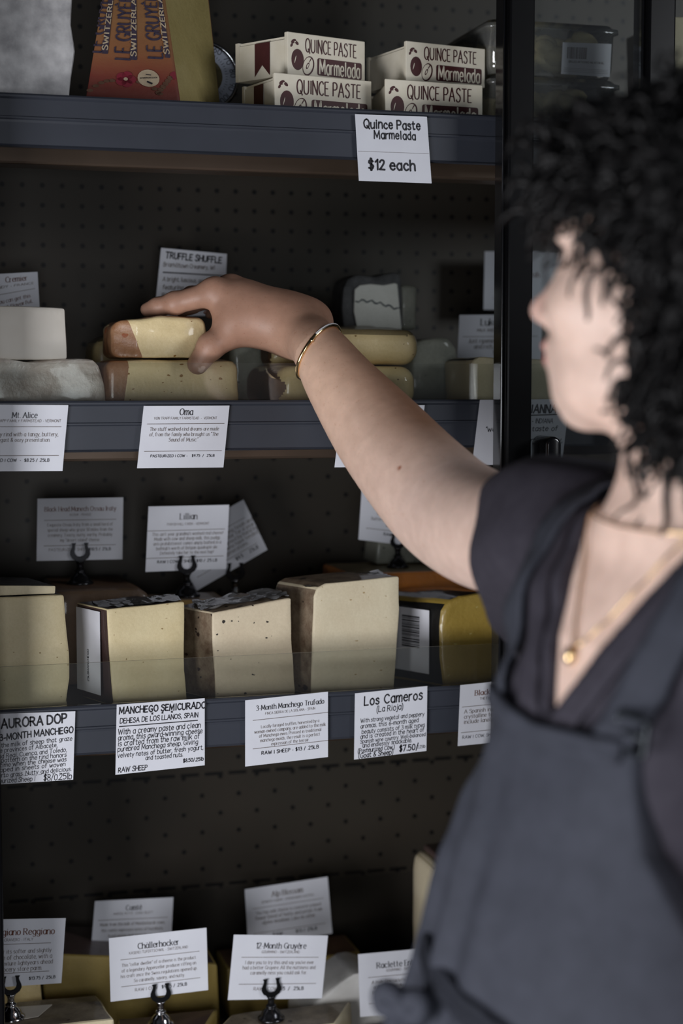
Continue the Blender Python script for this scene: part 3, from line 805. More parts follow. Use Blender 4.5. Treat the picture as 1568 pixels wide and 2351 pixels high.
card('price_card', [(250, 2154), (474, 2130), (478, 2273), (254, 2300)], YH['chal'],
     printed('Challerhocker'.replace('a', 'ä', 1), 'KÄSEREI TUFERTSCHWIL - SWITZERLAND', ['This "cellar dweller" of a cheese is the product', 'of a legendary Appenzeller producer riffing on', 'his craft once the Swiss regulations opened up.', 'So caramelly, savory, and nutty.'], [(.25, 'RAW | COW', 'sans', 'l'), (.78, '$9.75 / .25LB', 'bold', 'r')],
             tv=.185, sv=.275, r1=.36, l0=.455, dl=.087, r2=.785, pv=.865, ts=.125, ls=.09, ps=.066, tfit=.42, sfit=.60, lfit=[.76, .76, .78, .52], u=.5, u0=.11, u1=.92),
     'bright white card tilting up to the right, in a chrome clip above plum rind', G2)
card('price_card', [(562, 2042), (752, 2013), (763, 2143), (570, 2172)], YH['alp'],
     printed('Alp Blossom', 'SENNEREI HUBAN - VORARLBERG AUSTRIA', ['This hay milk cheese is coated in a mixed', 'flower blend of herbs and petals from', 'alpine meadows. Like no other.'], [(.30, 'RAW', 'bold', 'l'), (.82, '$13 / .25LB', 'bold', 'r')],
             tv=.165, sv=.275, r1=.36, l0=.455, dl=.09, r2=.80, pv=.87, ls=.09, tfit=.37, sfit=.63, lfit=[.78, .80, .64], tink='s', u0=.07, u1=.93),
     'dim white card at the back of the bottom tier, right of the two back cards', G2)
card('price_card', [(537, 2146), (753, 2148), (739, 2292), (523, 2296)], YH['gruy'],
     printed('12-Month Gruyère', 'GOURMINO - SWITZERLAND', ["I dare you to try this and say you've ever", 'had a better Gruyere. All the nuttiness and', 'caramelly-ness you could ask for.'], [(.26, 'RAW | COW', 'sans', 'l'), (.79, '$8.5  /  .25LB', 'bold', 'r')],
             tv=.175, sv=.265, r1=.345, l0=.43, dl=.08, r2=.76, pv=.84, ts=.125, ls=.092, ps=.07, tfit=.53, sfit=.40, lfit=[.73, .77, .60], u=.51, u0=.10, u1=.92),
     'bright white level card in a dark clip at the bottom centre', G2)
card('price_card', [(822, 2191), (1030, 2172), (1034, 2316), (827, 2335)], YH['racl'],
     [T('Raclette Entlebuch', .215, .125, 'serif', u=.20, al='l', fit=.62), T('GOURMINO - SWITZERLAND', .30, .062, 'sans', u=.30, al='l', ink='s', fit=.41), R(.385, .10, .95, ink='s'), T('A truly fine raclette, with all of the', .475, .09, 'body', u=.14, al='l', ink='s', fit=.66), T('and slightly stinky meltiness you', .56, .09, 'body', u=.16, al='l', ink='s', fit=.60), T('Made from the milk of grass-fed', .64, .09, 'body', u=.15, al='l', ink='s', fit=.62), T('Swiss and Red Holstein cows.', .72, .09, 'body', u=.24, al='l', ink='s', fit=.56), R(.80, .10, .95, ink='s'), T('RAW | COW', .865, .07, 'sans', u=.30, al='l')],
     'bright white printed card at the bottom right, beside the apron bow', G2)

# ------------------------------------------------------------------ card holders
def make_holder(m_clip, m_body, label):
    root = empty('card_holder', (0, 0, 0), label, 'card holder', 'metal clip stands for the cards')
    bm = bmesh.new()
    add_lathe(bm, [(.0155, 0), (.0165, .001), (.0165, .0025), (.0145, .004), (.0125, .006), (.0115, .009), (.0085, .0125), (.006, .0145), (.0055, .0155), (.0065, .0165), (.0065, .0175), (.005, .0185)], Vector((0, 0, 0)), 24)
    bm_obj('base', bm, m_body, root, True)
    bm = bmesh.new()
    add_lathe(bm, [(.0045, .018), (.0038, .023), (.0046, .0272), (.0058, .0283), (.0056, .0295)], Vector((0, 0, 0)), 18)
    bm_obj('stem', bm, m_body, root, True)
    half_out = [(0, .029), (.005, .0292), (.010, .0325), (.0124, .037), (.0122, .0405), (.0098, .0462), (.0094, .049), (.0108, .0512)]
    half_in = [(.0048, .0515), (.0058, .0487), (.0060, .0455), (.0068, .0415), (.0060, .0380), (.0035, .0352), (0, .0345)]
    out = half_out + half_in
    poly = out + [(-x, z) for x, z in out[::-1] if x > 0]
    for y0, y1 in ((-.0030, -.0012), ):
        bm = bmesh.new()
        A = [bm.verts.new((x, y0, z)) for x, z in poly]; B = [bm.verts.new((x, y1, z)) for x, z in poly]
        bm.faces.new(A); bm.faces.new(B[::-1])
        for i in range(len(A)):
            j = (i + 1) % len(A); bm.faces.new((A[i], B[i], B[j], A[j]))
        bevel(bm, .0004, 1, 50)
        bm_obj('clip', bm, m_clip, root)
    return root
def copy_tree(o, parent=None):
    c = o.copy(); C.objects.link(c)
    if parent is not None: c.parent = parent
    for ch in [q for q in o.children]: copy_tree(ch, c)
    return c
H_dark = make_holder(M_gun, M_gun, 'x')
H_chrome = make_holder(M_gun, M_steel, 'x')
used = set()
def holder(src, px, py_clip_bottom_card, Y, tip, label, sc=1.0):
    """tip: pixel height of the prong tops"""
    o = src if src.name not in used else copy_tree(src)
    used.add(src.name)
    q = onY(px, tip, Y)
    o.location = (q.x, Y - .0005, q.z - .0515 * sc)
    o.scale = (sc,) * 3
    o['label'] = label
    return o
# ------------------------------------------------------------------ cheeses
def split_build(bm, names, mats, root, smooth=True):
    """one mesh per material slot, each a part of root"""
    me = bpy.data.meshes.new('tmp'); bm.normal_update(); bm.to_mesh(me)
    obs = []
    for k, nm in enumerate(names):
        b2 = bmesh.new(); b2.from_mesh(me)
        bmesh.ops.delete(b2, geom=[f for f in b2.faces if f.material_index != k], context='FACES')
        if not b2.faces: b2.free(); continue
        for f in b2.faces: f.material_index = 0
        o = bm_obj(nm, b2, mats[k], root, False)
        if smooth:
            o.data.shade_smooth()
            try: o.data.set_sharp_from_angle(angle=math.radians(40))
            except Exception: pass
        obs.append(o)
    bpy.data.meshes.remove(me); bm.free()
    return obs
def roughen(bm, amp, freq, seed):
    r = np.random.default_rng(seed); K = [(Vector(r.normal(size=3) * freq), r.uniform(0, 6)) for _ in range(4)]
    for v in bm.verts:
        n = v.normal
        d = sum(math.sin(v.co.dot(k) + ph) for k, ph in K) / 4
        v.co += n * d * amp
def prism(label, front, Y0, Y1, deck, mats, names=('paste', 'rind'), cat='cheese', name='cheese_wedge', sx=1.0, sz=1.0, ax=0.0, dx=0.0, dz=0.0, bev=.002, group=None, rindtest=None, sub=2, rough=.0006, freq=60, seed=1, seg=2, yaw=0.0):
    """front: pixel outline (None as y = on the deck) on the plane Y0, drawn back to Y1"""
    ptsf = []
    for px, py in front:
        q = onY(px, py if py is not None else 1000, Y0)
        ptsf.append((q.x, q.z if py is not None else deck))
    xs = [p[0] for p in ptsf]; zs = [p[1] for p in ptsf]
    xa = min(xs) + (max(xs) - min(xs)) * ax; za = min(zs)
    A = ptsf; B = [(xa + (x - xa) * sx + dx, za + (z - za) * sz + dz * (1 if z > za + 1e-4 else 0)) for x, z in ptsf]
    bm = bmesh.new()
    ty = math.tan(math.radians(yaw))
    a = [bm.verts.new((x, Y0 + (x - xa) * ty, z)) for x, z in A]; b = [bm.verts.new((x, Y1 + (x - xa) * ty, z)) for x, z in B]
    f = bm.faces.new(a); f.material_index = 0
    f = bm.faces.new(b[::-1]); f.material_index = 1
    n = len(a)
    for i in range(n):
        j = (i + 1) % n
        q = bm.faces.new((a[i], b[i], b[j], a[j])); q.material_index = 1
    bmesh.ops.recalc_face_normals(bm, faces=bm.faces[:])
    if rindtest:
        for q in bm.faces:
            if q.normal.y < -.9: continue
            q.material_index = 1 if rindtest(q.normal, q.calc_center_median()) else 0
    if bev: bevel(bm, bev, seg, 25)
    if sub:
        bmesh.ops.triangulate(bm, faces=bm.faces[:])
        for _ in range(sub):
            es = [e for e in bm.edges if e.calc_length() > .008]
            bmesh.ops.subdivide_edges(bm, edges=es, cuts=1)
            bmesh.ops.triangulate(bm, faces=bm.faces[:])
    bm.normal_update()
    if rough: roughen(bm, rough, freq, seed)
    zmin = min(v.co.z for v in bm.verts)
    for v in bm.verts: v.co.z += max(0, deck + .0002 - zmin) if abs(zmin - deck) < .004 else 0
    cx = sum(x for x, _ in A) / len(A)
    root = empty(name, (cx, (Y0 + Y1) / 2, za), label, cat, group)
    split_build(bm, names, mats, root)
    return root
def tipz(px, tip, Y): return onY(px, tip, Y).z - .0515
def pxz(px, Y, z):
    """pixel row of height z on plane Y in column px"""
    lo, hi = -2000.0, 6000.0
    for _ in range(50):
        m = (lo + hi) / 2
        if onY(px, m, Y).z > z: lo = m
        else: hi = m
    return m
# pastes and rinds
K_young = cheese_mat('pale_yellow_paste', srgb(208, 192, 151), srgb(219, 205, 168), srgb(152, 131, 90), 130, .03)
K_manch = cheese_mat('cream_paste', srgb(206, 188, 146), srgb(215, 200, 160), srgb(142, 117, 74), 150, .02)
K_trufa = cheese_mat('truffle_paste', srgb(201, 184, 157), srgb(213, 198, 170), srgb(38, 32, 26), 120, .05)
K_camer = cheese_mat('ivory_paste', srgb(203, 188, 159), srgb(213, 201, 173), srgb(163, 139, 100), 140, .03)
K_gold = cheese_mat('golden_paste', srgb(150, 124, 52), srgb(166, 140, 66), srgb(178, 160, 96), 110, .05, wrap=.5, rough=.45)
K_oma = cheese_mat('buttery_paste', srgb(226, 202, 151), srgb(237, 216, 168), srgb(152, 111, 50), 150, .10, wrap=.55, rough=.4)
K_tan = cheese_mat('tan_speckled_paste', srgb(219, 196, 140), srgb(230, 207, 155), srgb(132, 96, 50), 170, .06, wrap=.45, rough=.45)
K_pale = cheese_mat('pale_soft_paste', srgb(215, 201, 164), srgb(228, 215, 182), wrap=.4)
K_grey = cheese_mat('grey_bloomy_rind', srgb(120, 122, 112), srgb(158, 158, 144), srgb(70, 70, 68), 90, .06, wrap=.4)
K_amber = cheese_mat('amber_paste', srgb(136, 104, 44), srgb(150, 116, 52), wrap=.3)
K_yel = cheese_mat('deep_yellow_paste', srgb(150, 128, 66), srgb(164, 142, 78), wrap=.2)
K_orange = cheese_mat('orange_paste', srgb(214, 122, 26), srgb(224, 136, 38), wrap=.3, rough=.4)
K_brown = cheese_mat('brown_washed_rind', srgb(86, 66, 48), srgb(106, 82, 58), wrap=.3)
R_brown = cheese_mat('brown_rind', srgb(88, 64, 48), srgb(120, 92, 70), srgb(60, 44, 34), 120, .1)
R_dark = cheese_mat('dark_plum_rind', srgb(58, 42, 40), srgb(78, 58, 54), wrap=.5, rough=.5)
R_mott = cheese_mat('mottled_rind', srgb(84, 60, 44), srgb(150, 134, 112), srgb(50, 36, 30), 90, .15, wrap=.5, scale=60)
R_tan = cheese_mat('tan_rind', srgb(128, 112, 76), srgb(150, 134, 98), wrap=.4)
R_orange = cheese_mat('orange_washed_rind', srgb(142, 92, 58), srgb(182, 140, 104), srgb(150, 80, 36), 60, .12, wrap=.35, rough=.4)
R_black = cheese_mat('black_wax', srgb(22, 21, 21), srgb(34, 33, 32), wrap=1.0, rough=.3)
R_ash = cheese_mat('ash_rind', srgb(40, 40, 42), srgb(92, 92, 92), scale=70)
R_white = cheese_mat('white_mould_rind', srgb(222, 222, 212), srgb(238, 238, 230), wrap=.0, scale=30)
M_wrap = simple('white_wrapping_paper', srgb(206, 204, 200), srgb(220, 218, 214), 14, .55, bump=.35, bscale=25, bdist=.004)
M_wrapc = simple('creamy_wrapping_paper', srgb(206, 198, 186), srgb(222, 216, 206), 10, .5, bump=.15, bscale=14, bdist=.004)
M_translucent = simple('waxed_tissue', srgb(196, 180, 166), srgb(232, 226, 216), 40, .36, bump=.9, bscale=34, bdist=.008, coat=.35)
M_cloud = simple('cloth_bound_rind', srgb(150, 148, 150), srgb(206, 204, 204), 46, .7, bump=.4, bscale=40, bdist=.003)
M_label = simple('white_label', srgb(214, 214, 220), rough=.5)
left = lambda n, c: n.x < -.4 or n.z > .4 or n.x > .8
b_ = None
# --- top shelf
prism('large cloth-bound white wheel wedge filling the top left corner', [(-150, -60), (172, -60), (166, 60), (173, 120), (170, b_), (-150, b_)], 1.835, 2.0, zs1, [M_cloud, M_cloud], ('body', 'rind'), sx=.9, bev=.006, rough=.0022, freq=45, seed=3, name='wrapped_cheese')
# Gruyere wedge: printed rind to the front, cut face to the right
gq = dict(tl=onY(243, -60, 1.88), tr=onY(368, -60, 1.88), br=onY(416, 240, 1.825), bl=onY(190, 240, 1.825))
for k in ('br', 'bl'): gq[k] = Vector((gq[k].x, gq[k].y, zs1 + .0003))
zt_ = (gq['tl'].z + gq['tr'].z) / 2
for k in ('tl', 'tr'): gq[k] = Vector((gq[k].x, gq[k].y, zt_))
gback = [Vector((onY(478, -60, 1.93).x, 1.93, zt_)), Vector((onY(512, 240, 1.92).x, 1.92, zs1 + .0003))]
groot = empty('cheese_wedge', (gq['bl'] + gq['br']) / 2, 'tall cheese wedge with an orange and red printed rind on the top shelf', 'cheese')
bm = bmesh.new()
tl, tr, br_, bl = [bm.verts.new(gq[k]) for k in ('tl', 'tr', 'br', 'bl')]
bt, bb = bm.verts.new(gback[0]), bm.verts.new(gback[1])
for f, mi in (((tl, bl, br_, tr), 0), ((tr, br_, bb, bt), 1), ((tl, tr, bt), 1), ((bl, bb, br_), 1), ((tl, bt, bb, bl), 1)):
    bm.faces.new(f).material_index = mi
bmesh.ops.recalc_face_normals(bm, faces=bm.faces[:])
bevel(bm, .0025, 2, 20)
nb = NB('printed_orange_rind')
tcv = nb.coord(); spx = nb.n('ShaderNodeSeparateXYZ'); nb.l(tcv, spx.inputs[0])
zz = nb.math('ADD', nb.math('DIVIDE', nb.math('SUBTRACT', spx.outputs['Z'], zs1), .13), nb.math('MULTIPLY', nb.math('SUBTRACT', nb.noise(30, 4), .5), .12))
nb.color(nb.mix(nb.math('MULTIPLY', nb.noise(90, 6, .7), .35), nb.ramp(zz, [(.02, srgb(96, 26, 22)), (.30, srgb(124, 42, 30)), (.52, srgb(140, 88, 52)), (.8, srgb(150, 106, 66))]), srgb(110, 82, 62)))
nb.set(Roughness=.6); nb.bump(nb.noise(180, 5), .3, .001)
K_gru = cheese_mat('gruyere_cut_paste', srgb(150, 134, 80), srgb(174, 158, 104), wrap=.2, scale=14)
split_build(bm, ['rind', 'paste'], [nb.m, K_gru], groot)
gf = Face(gq['tl'], gq['tr'], gq['br'], gq['bl'])
M_blueprint = simple('dark_blue_print', srgb(44, 38, 62), srgb(70, 58, 70), 200, .7)
M_pinkprint = simple('plum_print', srgb(140, 30, 52), srgb(120, 40, 50), 120, .7)
M_seal = simple('cream_seal', srgb(196, 178, 150), srgb(170, 150, 124), 90, .7)
M_greyprint = simple('faded_green_print', srgb(92, 62, 46), srgb(110, 80, 60), 100, .8)
bm = bmesh.new(); ps = []; ps2 = []; ps3 = []; ps4 = []; ps5 = []
put_text(gf, ps, 'LE GRUYÈRE', .40, .372, .135, 'fat', rot=90, n=4, fit=.52 / gf.asp, sq=.5)
put_text(gf, ps, 'LE GRUYÈRE', .80, .350, .130, 'fat', rot=90, n=4, fit=.52 / gf.asp, sq=.5)
put_text(gf, ps, 'LE GRUYÈRE', .055, .34, .11, 'fat', rot=90, n=4, fit=.50 / gf.asp, sq=.5)
for u, e_ in ((.515, .634), (.935, .605), (.155, .60)):
    w_ = .036 if u < .9 else .03
    rect(ps, u - w_, .02, u + w_, e_)
    put_text(gf, ps4, 'SWITZERLAND', u, e_ - .285, .046, 'bold', rot=90, fit=.52 / gf.asp)
def disc(u, v, r, n=20, r2=None): return [(u + r * math.cos(t) / gf.asp, v + (r2 or r) * math.sin(t)) for t in [2 * math.pi * k / n for k in range(n)]]
for k in range(5):
    t = k * 2 * math.pi / 5
    ps2.append(disc(.42 + .028 * math.cos(t) / gf.asp, .775 + .028 * math.sin(t), .03))
ps2.append(disc(.99, .73, .028)); ps4.append(disc(.42, .775, .012))
for s in (-1, 1):
    for k in range(5): ps5.append(disc(.42 + s * (.075 + .028 * k) / gf.asp, .79 + .012 * k * k * .4, .018, 10, .012))
for k in range(6): ps5.append(disc(.78 + .03 * k, .86 - .022 * k, .016, 10))
ps3.append(disc(.68, .76, .062)); seal = []
put_text(gf, seal, 'INTERPROFESSION', .68, .76, .024, 'bold', rot=6, fit=.20); line(seal, gf, .66, .785, .72, .80, .012); line(seal, gf, .65, .735, .71, .738, .006)
mats = [M_blueprint, M_pinkprint, M_seal, M_seal, M_greyprint, M_ink]
for mi, (pp, off) in enumerate(((ps, .0009), (ps2, .0009), (ps3, .0010), (ps4, .0014), (ps5, .0009), (seal, .0014))):
    pp = [[(min(max(u, .0), 1), v) for u, v in q] for q in pp]
    ink_faces(bm, gf, pp, mi, off)
bm_obj('printed_label', bm, mats, groot)
# round dial behind the wedge
dc = onY(470, 176, 1.975); dr = (onY(549, 176, 1.975) - dc).length
dc.z = max(dc.z, zs1 + dr + .001)
droot = empty('dial_thermometer', (dc.x, 1.981, dc.z - dr), 'round white dial with a chrome rim and numbers, behind the orange wedge', 'dial')
AX = Matrix.Rotation(math.pi / 2, 4, 'X') @ Matrix.Identity(4)
bm = bmesh.new(); add_lathe(bm, [(dr * .93, -.012), (dr, -.010), (dr, .001), (dr * .97, .004), (dr * .90, .004), (dr * .89, .001)], dc, 40, axis=AX)
bm_obj('rim', bm, M_steel, droot, True)
bm = bmesh.new(); add_lathe(bm, [(dr * .885, .0005), (dr * .885, .0015), (.001, .0015)], dc, 40, axis=AX)
dface = Face(dc + Vector((-dr, -.0015, dr)), dc + Vector((dr, -.0015, dr)), dc + Vector((dr, -.0015, -dr)), dc + Vector((-dr, -.0015, -dr)))
pk = []
for k in range(41):
    t = math.radians(-135 + 270 * k / 40 - 90 + 0); a = math.radians(225 - 270 * k / 40)
    r1, r2 = (.60, .66) if k % 4 else (.58, .68)
    line(pk, dface, .5 + .5 * r1 * math.cos(a), .5 - .5 * r1 * math.sin(a), .5 + .5 * r2 * math.cos(a), .5 - .5 * r2 * math.sin(a), .006)
    if k % 4 == 0:
        put_text(dface, pk, str(10 * (k // 4)), .5 + .40 * math.cos(a), .5 - .40 * math.sin(a), .11, 'sans', rot=math.degrees(a) - 90)
ink_faces(bm, dface, pk, 1)
bm_obj('dial_face', bm, [simple('dial_white', srgb(176, 182, 196), rough=.4), M_ink], droot)
bm = bmesh.new(); add_lathe(bm, [(dr * .50, .0016), (dr * .50, .003), (.001, .003)], dc, 32, axis=AX)
bm_obj('dial_centre', bm, simple('brass_disc', srgb(120, 112, 84), srgb(140, 130, 96), 30, .4, metal=.4), droot)
bm = bmesh.new(); add_box(bm, (dc.x - .02, 1.977, zs1 + .0002), (dc.x + .02, 1.986, dc.z - dr * .8)); bm_obj('foot', bm, M_gun, droot)

# quince paste boxes
M_wood = simple('pale_painted_wood', srgb(222, 213, 192), srgb(230, 222, 204), 60, .6, bump=.1, bscale=200)
M_maroon = simple('maroon_print', srgb(64, 22, 24), srgb(72, 26, 28), 80, .6)
G3 = 'quince paste boxes'
def quince(A, B, Cc, dA, dB, dC, ytop, ybot, base, label, ribbon):
    """A near edge, B right edge, C far left edge (pixel columns, depths)"""
    pA = onY(A, ytop, dA); pB = onY(B, ytop, dB); pC = onY(Cc, ytop, dC)
    h = onY(A, ytop, dA).z - onY(A, ybot, dA).z
    z0 = base; z1 = base + h
    ea = Vector((pA.x, pA.y, 0)); eb = Vector((pB.x, pB.y, 0)); ec = Vector((pC.x, pC.y, 0)); ed = eb + ec - ea
    root = empty('quince_box', ((ea + ed) / 2) + Vector((0, 0, z0)), label, 'box', G3)
    fx = (eb - ea).normalized(); sd = (ec - ea).normalized()
    def hexa(bm, o, u, v, z0, z1, mi=0):
        q = [o, o + u, o + u + v, o + v]
        lo = [bm.verts.new(p + Vector((0, 0, z0))) for p in q]; hi = [bm.verts.new(p + Vector((0, 0, z1))) for p in q]
        for f in (lo[::-1], hi, (lo[0], lo[1], hi[1], hi[0]), (lo[1], lo[2], hi[2], hi[1]), (lo[2], lo[3], hi[3], hi[2]), (lo[3], lo[0], hi[0], hi[3])):
            bm.faces.new(f).material_index = mi
    L = (ec - ea).length
    t = .005
    bm = bmesh.new(); hexa(bm, ea, eb - ea, sd * t, z0 + .0002, z1); bevel(bm, .0008, 2)
    f = Face(ea + Vector((0, 0, z1)), eb + Vector((0, 0, z1)), eb + Vector((0, 0, z0)), ea + Vector((0, 0, z0)))
    pk, pl = [], []
    put_text(f, pk, 'QUINCE PASTE', .555, .305, .42, 'fat', fit=.66, weight=.8, sq=.45)
    rr = [(.40, .54), (.94, .54)]
    def rrect(u0, v0, u1, v1, r):
        out = []
        for cx, cy, a0 in ((u1 - r / f.asp, v0 + r, -90), (u1 - r / f.asp, v1 - r, 0), (u0 + r / f.asp, v1 - r, 90), (u0 + r / f.asp, v0 + r, 180)):
            for k in range(5):
                a = math.radians(a0 + 90 * k / 4); out.append((cx + r * math.cos(a) / f.asp, cy + r * math.sin(a)))
        return out
    pk.append(rrect(.375, .53, .955, .93, .05))
    put_text(f, pl, 'Marmelada', .665, .765, .46, 'fat', fit=.52, sq=.5, weight=.85)
    def ell(u, v, a, b, rot=0, n=22):
        c, s = math.cos(math.radians(rot)), math.sin(math.radians(rot))
        return [(u + (a * math.cos(t) * c - b * math.sin(t) * s) / f.asp, v + a * math.cos(t) * s + b * math.sin(t) * c) for t in [2 * math.pi * k / n for k in range(n)]]
    pk.append(ell(.125, .62, .17, .245, 0)); pk.append(ell(.075, .21, .075, .045, -30)); pk.append(ell(.115, .24, .06, .035, 40)); pk.append(ell(.05, .30, .05, .028, -60))
    pk.append(ell(.262, .74, .155, .235, 18)); pl.append(ell(.256, .735, .128, .205, 18))
    pk2 = [ell(.25, .74, .035, .085, 25), ell(.285, .60, .012, .07, 30)]
    pl2 = [ell(.25, .74, .018, .05, 25)]
    pl.append(ell(.095, .62, .010, .09, 15)); pl.append(ell(.09, .22, .03, .012, -30))
    ink_faces(bm, f, pk, 1, .0003); ink_faces(bm, f, pl, 0, .0005); ink_faces(bm, f, pk2, 1, .0007); ink_faces(bm, f, pl2, 0, .0009)
    bm_obj('front_board', bm, [M_wood, M_maroon], root)
    bm = bmesh.new(); hexa(bm, ea + fx * .001 + sd * (t + .0002), (eb - ea) - fx * .002, sd * (L - 2 * t), z0 + .0002, z1 - .008)
    bm_obj('body', bm, M_wood, root)
    bm = bmesh.new(); hexa(bm, ea + fx * .003 + sd * (t + .0002), (eb - ea) - fx * .006, sd * (L - 2 * t), z1 - .0078, z1 - .0045)
    bm_obj('lid', bm, M_wood, root)
    bm = bmesh.new(); hexa(bm, ea + sd * (L - t + .0004), eb - ea, sd * t, z0 + .0002, z1 - .004); bm_obj('rear_board', bm, M_wood, root)
    if ribbon:
        sf = Face(ec + Vector((0, 0, z1 - .008)) + fx * .0005, ea + Vector((0, 0, z1 - .008)) + fx * .0005, ea + Vector((0, 0, z0)) + fx * .0005, ec + Vector((0, 0, z0)) + fx * .0005)
        bm = bmesh.new()
        ink_faces(bm, sf, [[(.37, 0), (.66, 0), (.66, .93), (.515, .62), (.37, .93)]], 0, .0006)
        bm_obj('ribbon', bm, M_maroon, root)
    return z1
zq = quince(630, 853, 556, 1.822, 1.845, 1.90, 173, 277, zs1, 'lower quince paste box of the left stack, with a maroon ribbon mark', True)
quince(660, 838, 541, 1.835, 1.865, 1.90, 71, 171, zq + .0004, 'upper quince paste box of the left stack, turned so its ribbon shows', True)
zq = quince(884, 1108, 850, 1.822, 1.832, 1.92, 192, 293, zs1, 'lower quince paste box of the right stack, half sunk behind the rail', False)
quince(932, 1114, 842, 1.83, 1.85, 1.92, 98, 190, zq + .0004, 'upper quince paste box of the right stack, overhanging to the right', False)

# clear tubs of yellow pieces behind the door glass
G4 = 'clear tubs behind the door glass'
M_chunk = cheese_mat('marinated_chunks', srgb(222, 204, 146), srgb(236, 222, 178), wrap=.6, scale=60)
def tub(x0, x1, y0, y1, z0, h, label, sticker, seed):
    root = empty('plastic_tub', ((x0 + x1) / 2, (y0 + y1) / 2, z0), label, 'tub', G4)
    def ring(bm, prof):
        rs = []
        for ins, z in prof:
            r = .012; pts = []
            for cx, cy, a0 in ((x1 - ins - r, y1 - ins - r, 0), (x0 + ins + r, y1 - ins - r, 90), (x0 + ins + r, y0 + ins + r, 180), (x1 - ins - r, y0 + ins + r, 270)):
                for k in range(5):
                    a = math.radians(a0 + 22.5 * k); pts.append(bm.verts.new((cx + r * math.cos(a), cy + r * math.sin(a), z)))
            rs.append(pts)
        for a, b in zip(rs, rs[1:]):
            for k in range(len(a)): bm.faces.new((a[k], a[(k + 1) % len(a)], b[(k + 1) % len(a)], b[k])).smooth = True
        return rs
    bm = bmesh.new(); rs = ring(bm, [(.006, z0 + .0004), (.003, z0 + .010), (.0015, z0 + h * .82), (-.002, z0 + h * .83), (-.002, z0 + h * .86)]); bm.faces.new(rs[0][::-1])
    bm_obj('tub', bm, M_clam, root)
    bm = bmesh.new(); rs = ring(bm, [(-.003, z0 + h * .84), (-.003, z0 + h * .91), (.001, z0 + h * .93), (.004, z0 + h * .99)]); bm.faces.new(rs[-1])
    bm_obj('lid', bm, M_clam, root)
    r = np.random.default_rng(seed); bm = bmesh.new()
    for _ in range(46):
        s = r.uniform(.012, .018); M = Matrix.Translation((r.uniform(x0 + .024, x1 - .024), r.uniform(y0 + .024, y1 - .024), z0 + r.uniform(.02, h * .74))) @ Matrix.Rotation(r.uniform(0, 6), 4, Vector(r.normal(size=3)).normalized())
        bmesh.ops.create_icosphere(bm, subdivisions=2, radius=s, matrix=M @ Matrix.Diagonal((1.25, .85, .75, 1)))
    o = bm_obj('yellow_pieces', bm, M_chunk, root, True); o['kind'] = 'stuff'
    if sticker:
        f = Face(*[onY(px, py, y0 + .0005) for px, py in sticker]); bm = bmesh.new(); sheet(bm, f, .0004)
        pk = []
        rb = np.random.default_rng(5); u = .10
        while u < .50:
            w = rb.choice([.006, .010, .016]); rect(pk, u, .14, u + w, .50); u += w + rb.choice([.006, .010])
        put_text(f, pk, 'GRILLED ARTICHOKE HALVES IN OIL', .50, .60, .085, 'bold', fit=.72)
        for k in range(3): rect(pk, .05, .80 + .05 * k, .95, .806 + .05 * k)
        ink_faces(bm, f, pk, 1); bm_obj('label', bm, [M_label, M_inksoft], root)
tx0, tx1 = onY(1128, 100, 1.84).x, onY(1425, 100, 1.84).x
ztub = zs1 + .0005
hh = onY(1235, 178, 1.84).z - zs1 + .002
tub(tx0, tx1, 1.842, 1.99, ztub, hh, 'lower clear tub of yellow pieces behind the door glass', None, 2)
h2 = onY(1235, 48, 1.84).z - (ztub + hh)
tub(tx0 - .004, tx1 - .004, 1.838, 1.985, ztub + hh + .0003, h2, 'upper clear tub of yellow pieces with a white barcode label', [(1292, 97), (1404, 101), (1400, 177), (1288, 170)], 4)
prism('pale block at the right edge behind the second door pane', [(1545, 40), (1680, 40), (1680, b_), (1545, b_)], 1.85, 1.98, zs1, [K_pale, R_tan], name='cheese_block', seed=8)
# --- middle shelf
def blob(label, f, lo, hi, h, mats, names, split, cat='cheese', name='cheese_wedge', group=None, cut=None):
    """a soft solid cut into its paste and its rind; cut: the plane where the rind begins"""
    f0 = f; deck = lo[2] + .01 + .0004
    f = lambda p, c=None, B=None: smax(f0(p, c, B), deck - p[:, 2], .001)
    V, F = surface_nets(f, lo, hi, h)
    V[:, 2] = np.maximum(V[:, 2], deck)
    bm = bmesh.new()
    vs = [bm.verts.new(v) for v in V]
    for q in F:
        try: bm.faces.new([vs[k] for k in q])
        except ValueError: pass
    for q in bm.faces: q.smooth = True
    if cut is not None:
        bmesh.ops.bisect_plane(bm, geom=bm.verts[:] + bm.edges[:] + bm.faces[:], plane_co=cut[0], plane_no=cut[1])
    bm.normal_update()
    cen = np.array([q.calc_center_median() for q in bm.faces]); nrm = np.array([q.normal for q in bm.faces])
    sel = split(cen, nrm).astype(int)
    if cut is not None: sel = np.where((cen - np.array(cut[0])) @ np.array(cut[1]) > 0, 1, sel)
    for q, k in zip(bm.faces, sel): q.material_index = int(k)
    root = empty(name, (float(V[:, 0].mean()), float(V[:, 1].mean()), float(V[:, 2].min())), label, cat, group)
    split_build(bm, names, mats, root)
    return root
def cutplane(pa, pb, Y, skew=.35):
    """plane through two pixels on the depth Y, running back at a skew; positive side to the left"""
    a, b2 = onY(*pa, Y), onY(*pb, Y)
    d = (b2 - a).normalized(); back = Vector((-skew, 1, 0)).normalized()
    n = d.cross(back).normalized()
    if n.x > 0: n = -n
    return (a, n)
def rbox(p, c, half, r, M=None):
    q = p - np.array(c)
    if M is not None: q = q @ np.array(M).T
    d = np.abs(q) - (np.array(half) - r)
    return np.linalg.norm(np.maximum(d, 0), axis=1) + np.minimum(d.max(1), 0) - r
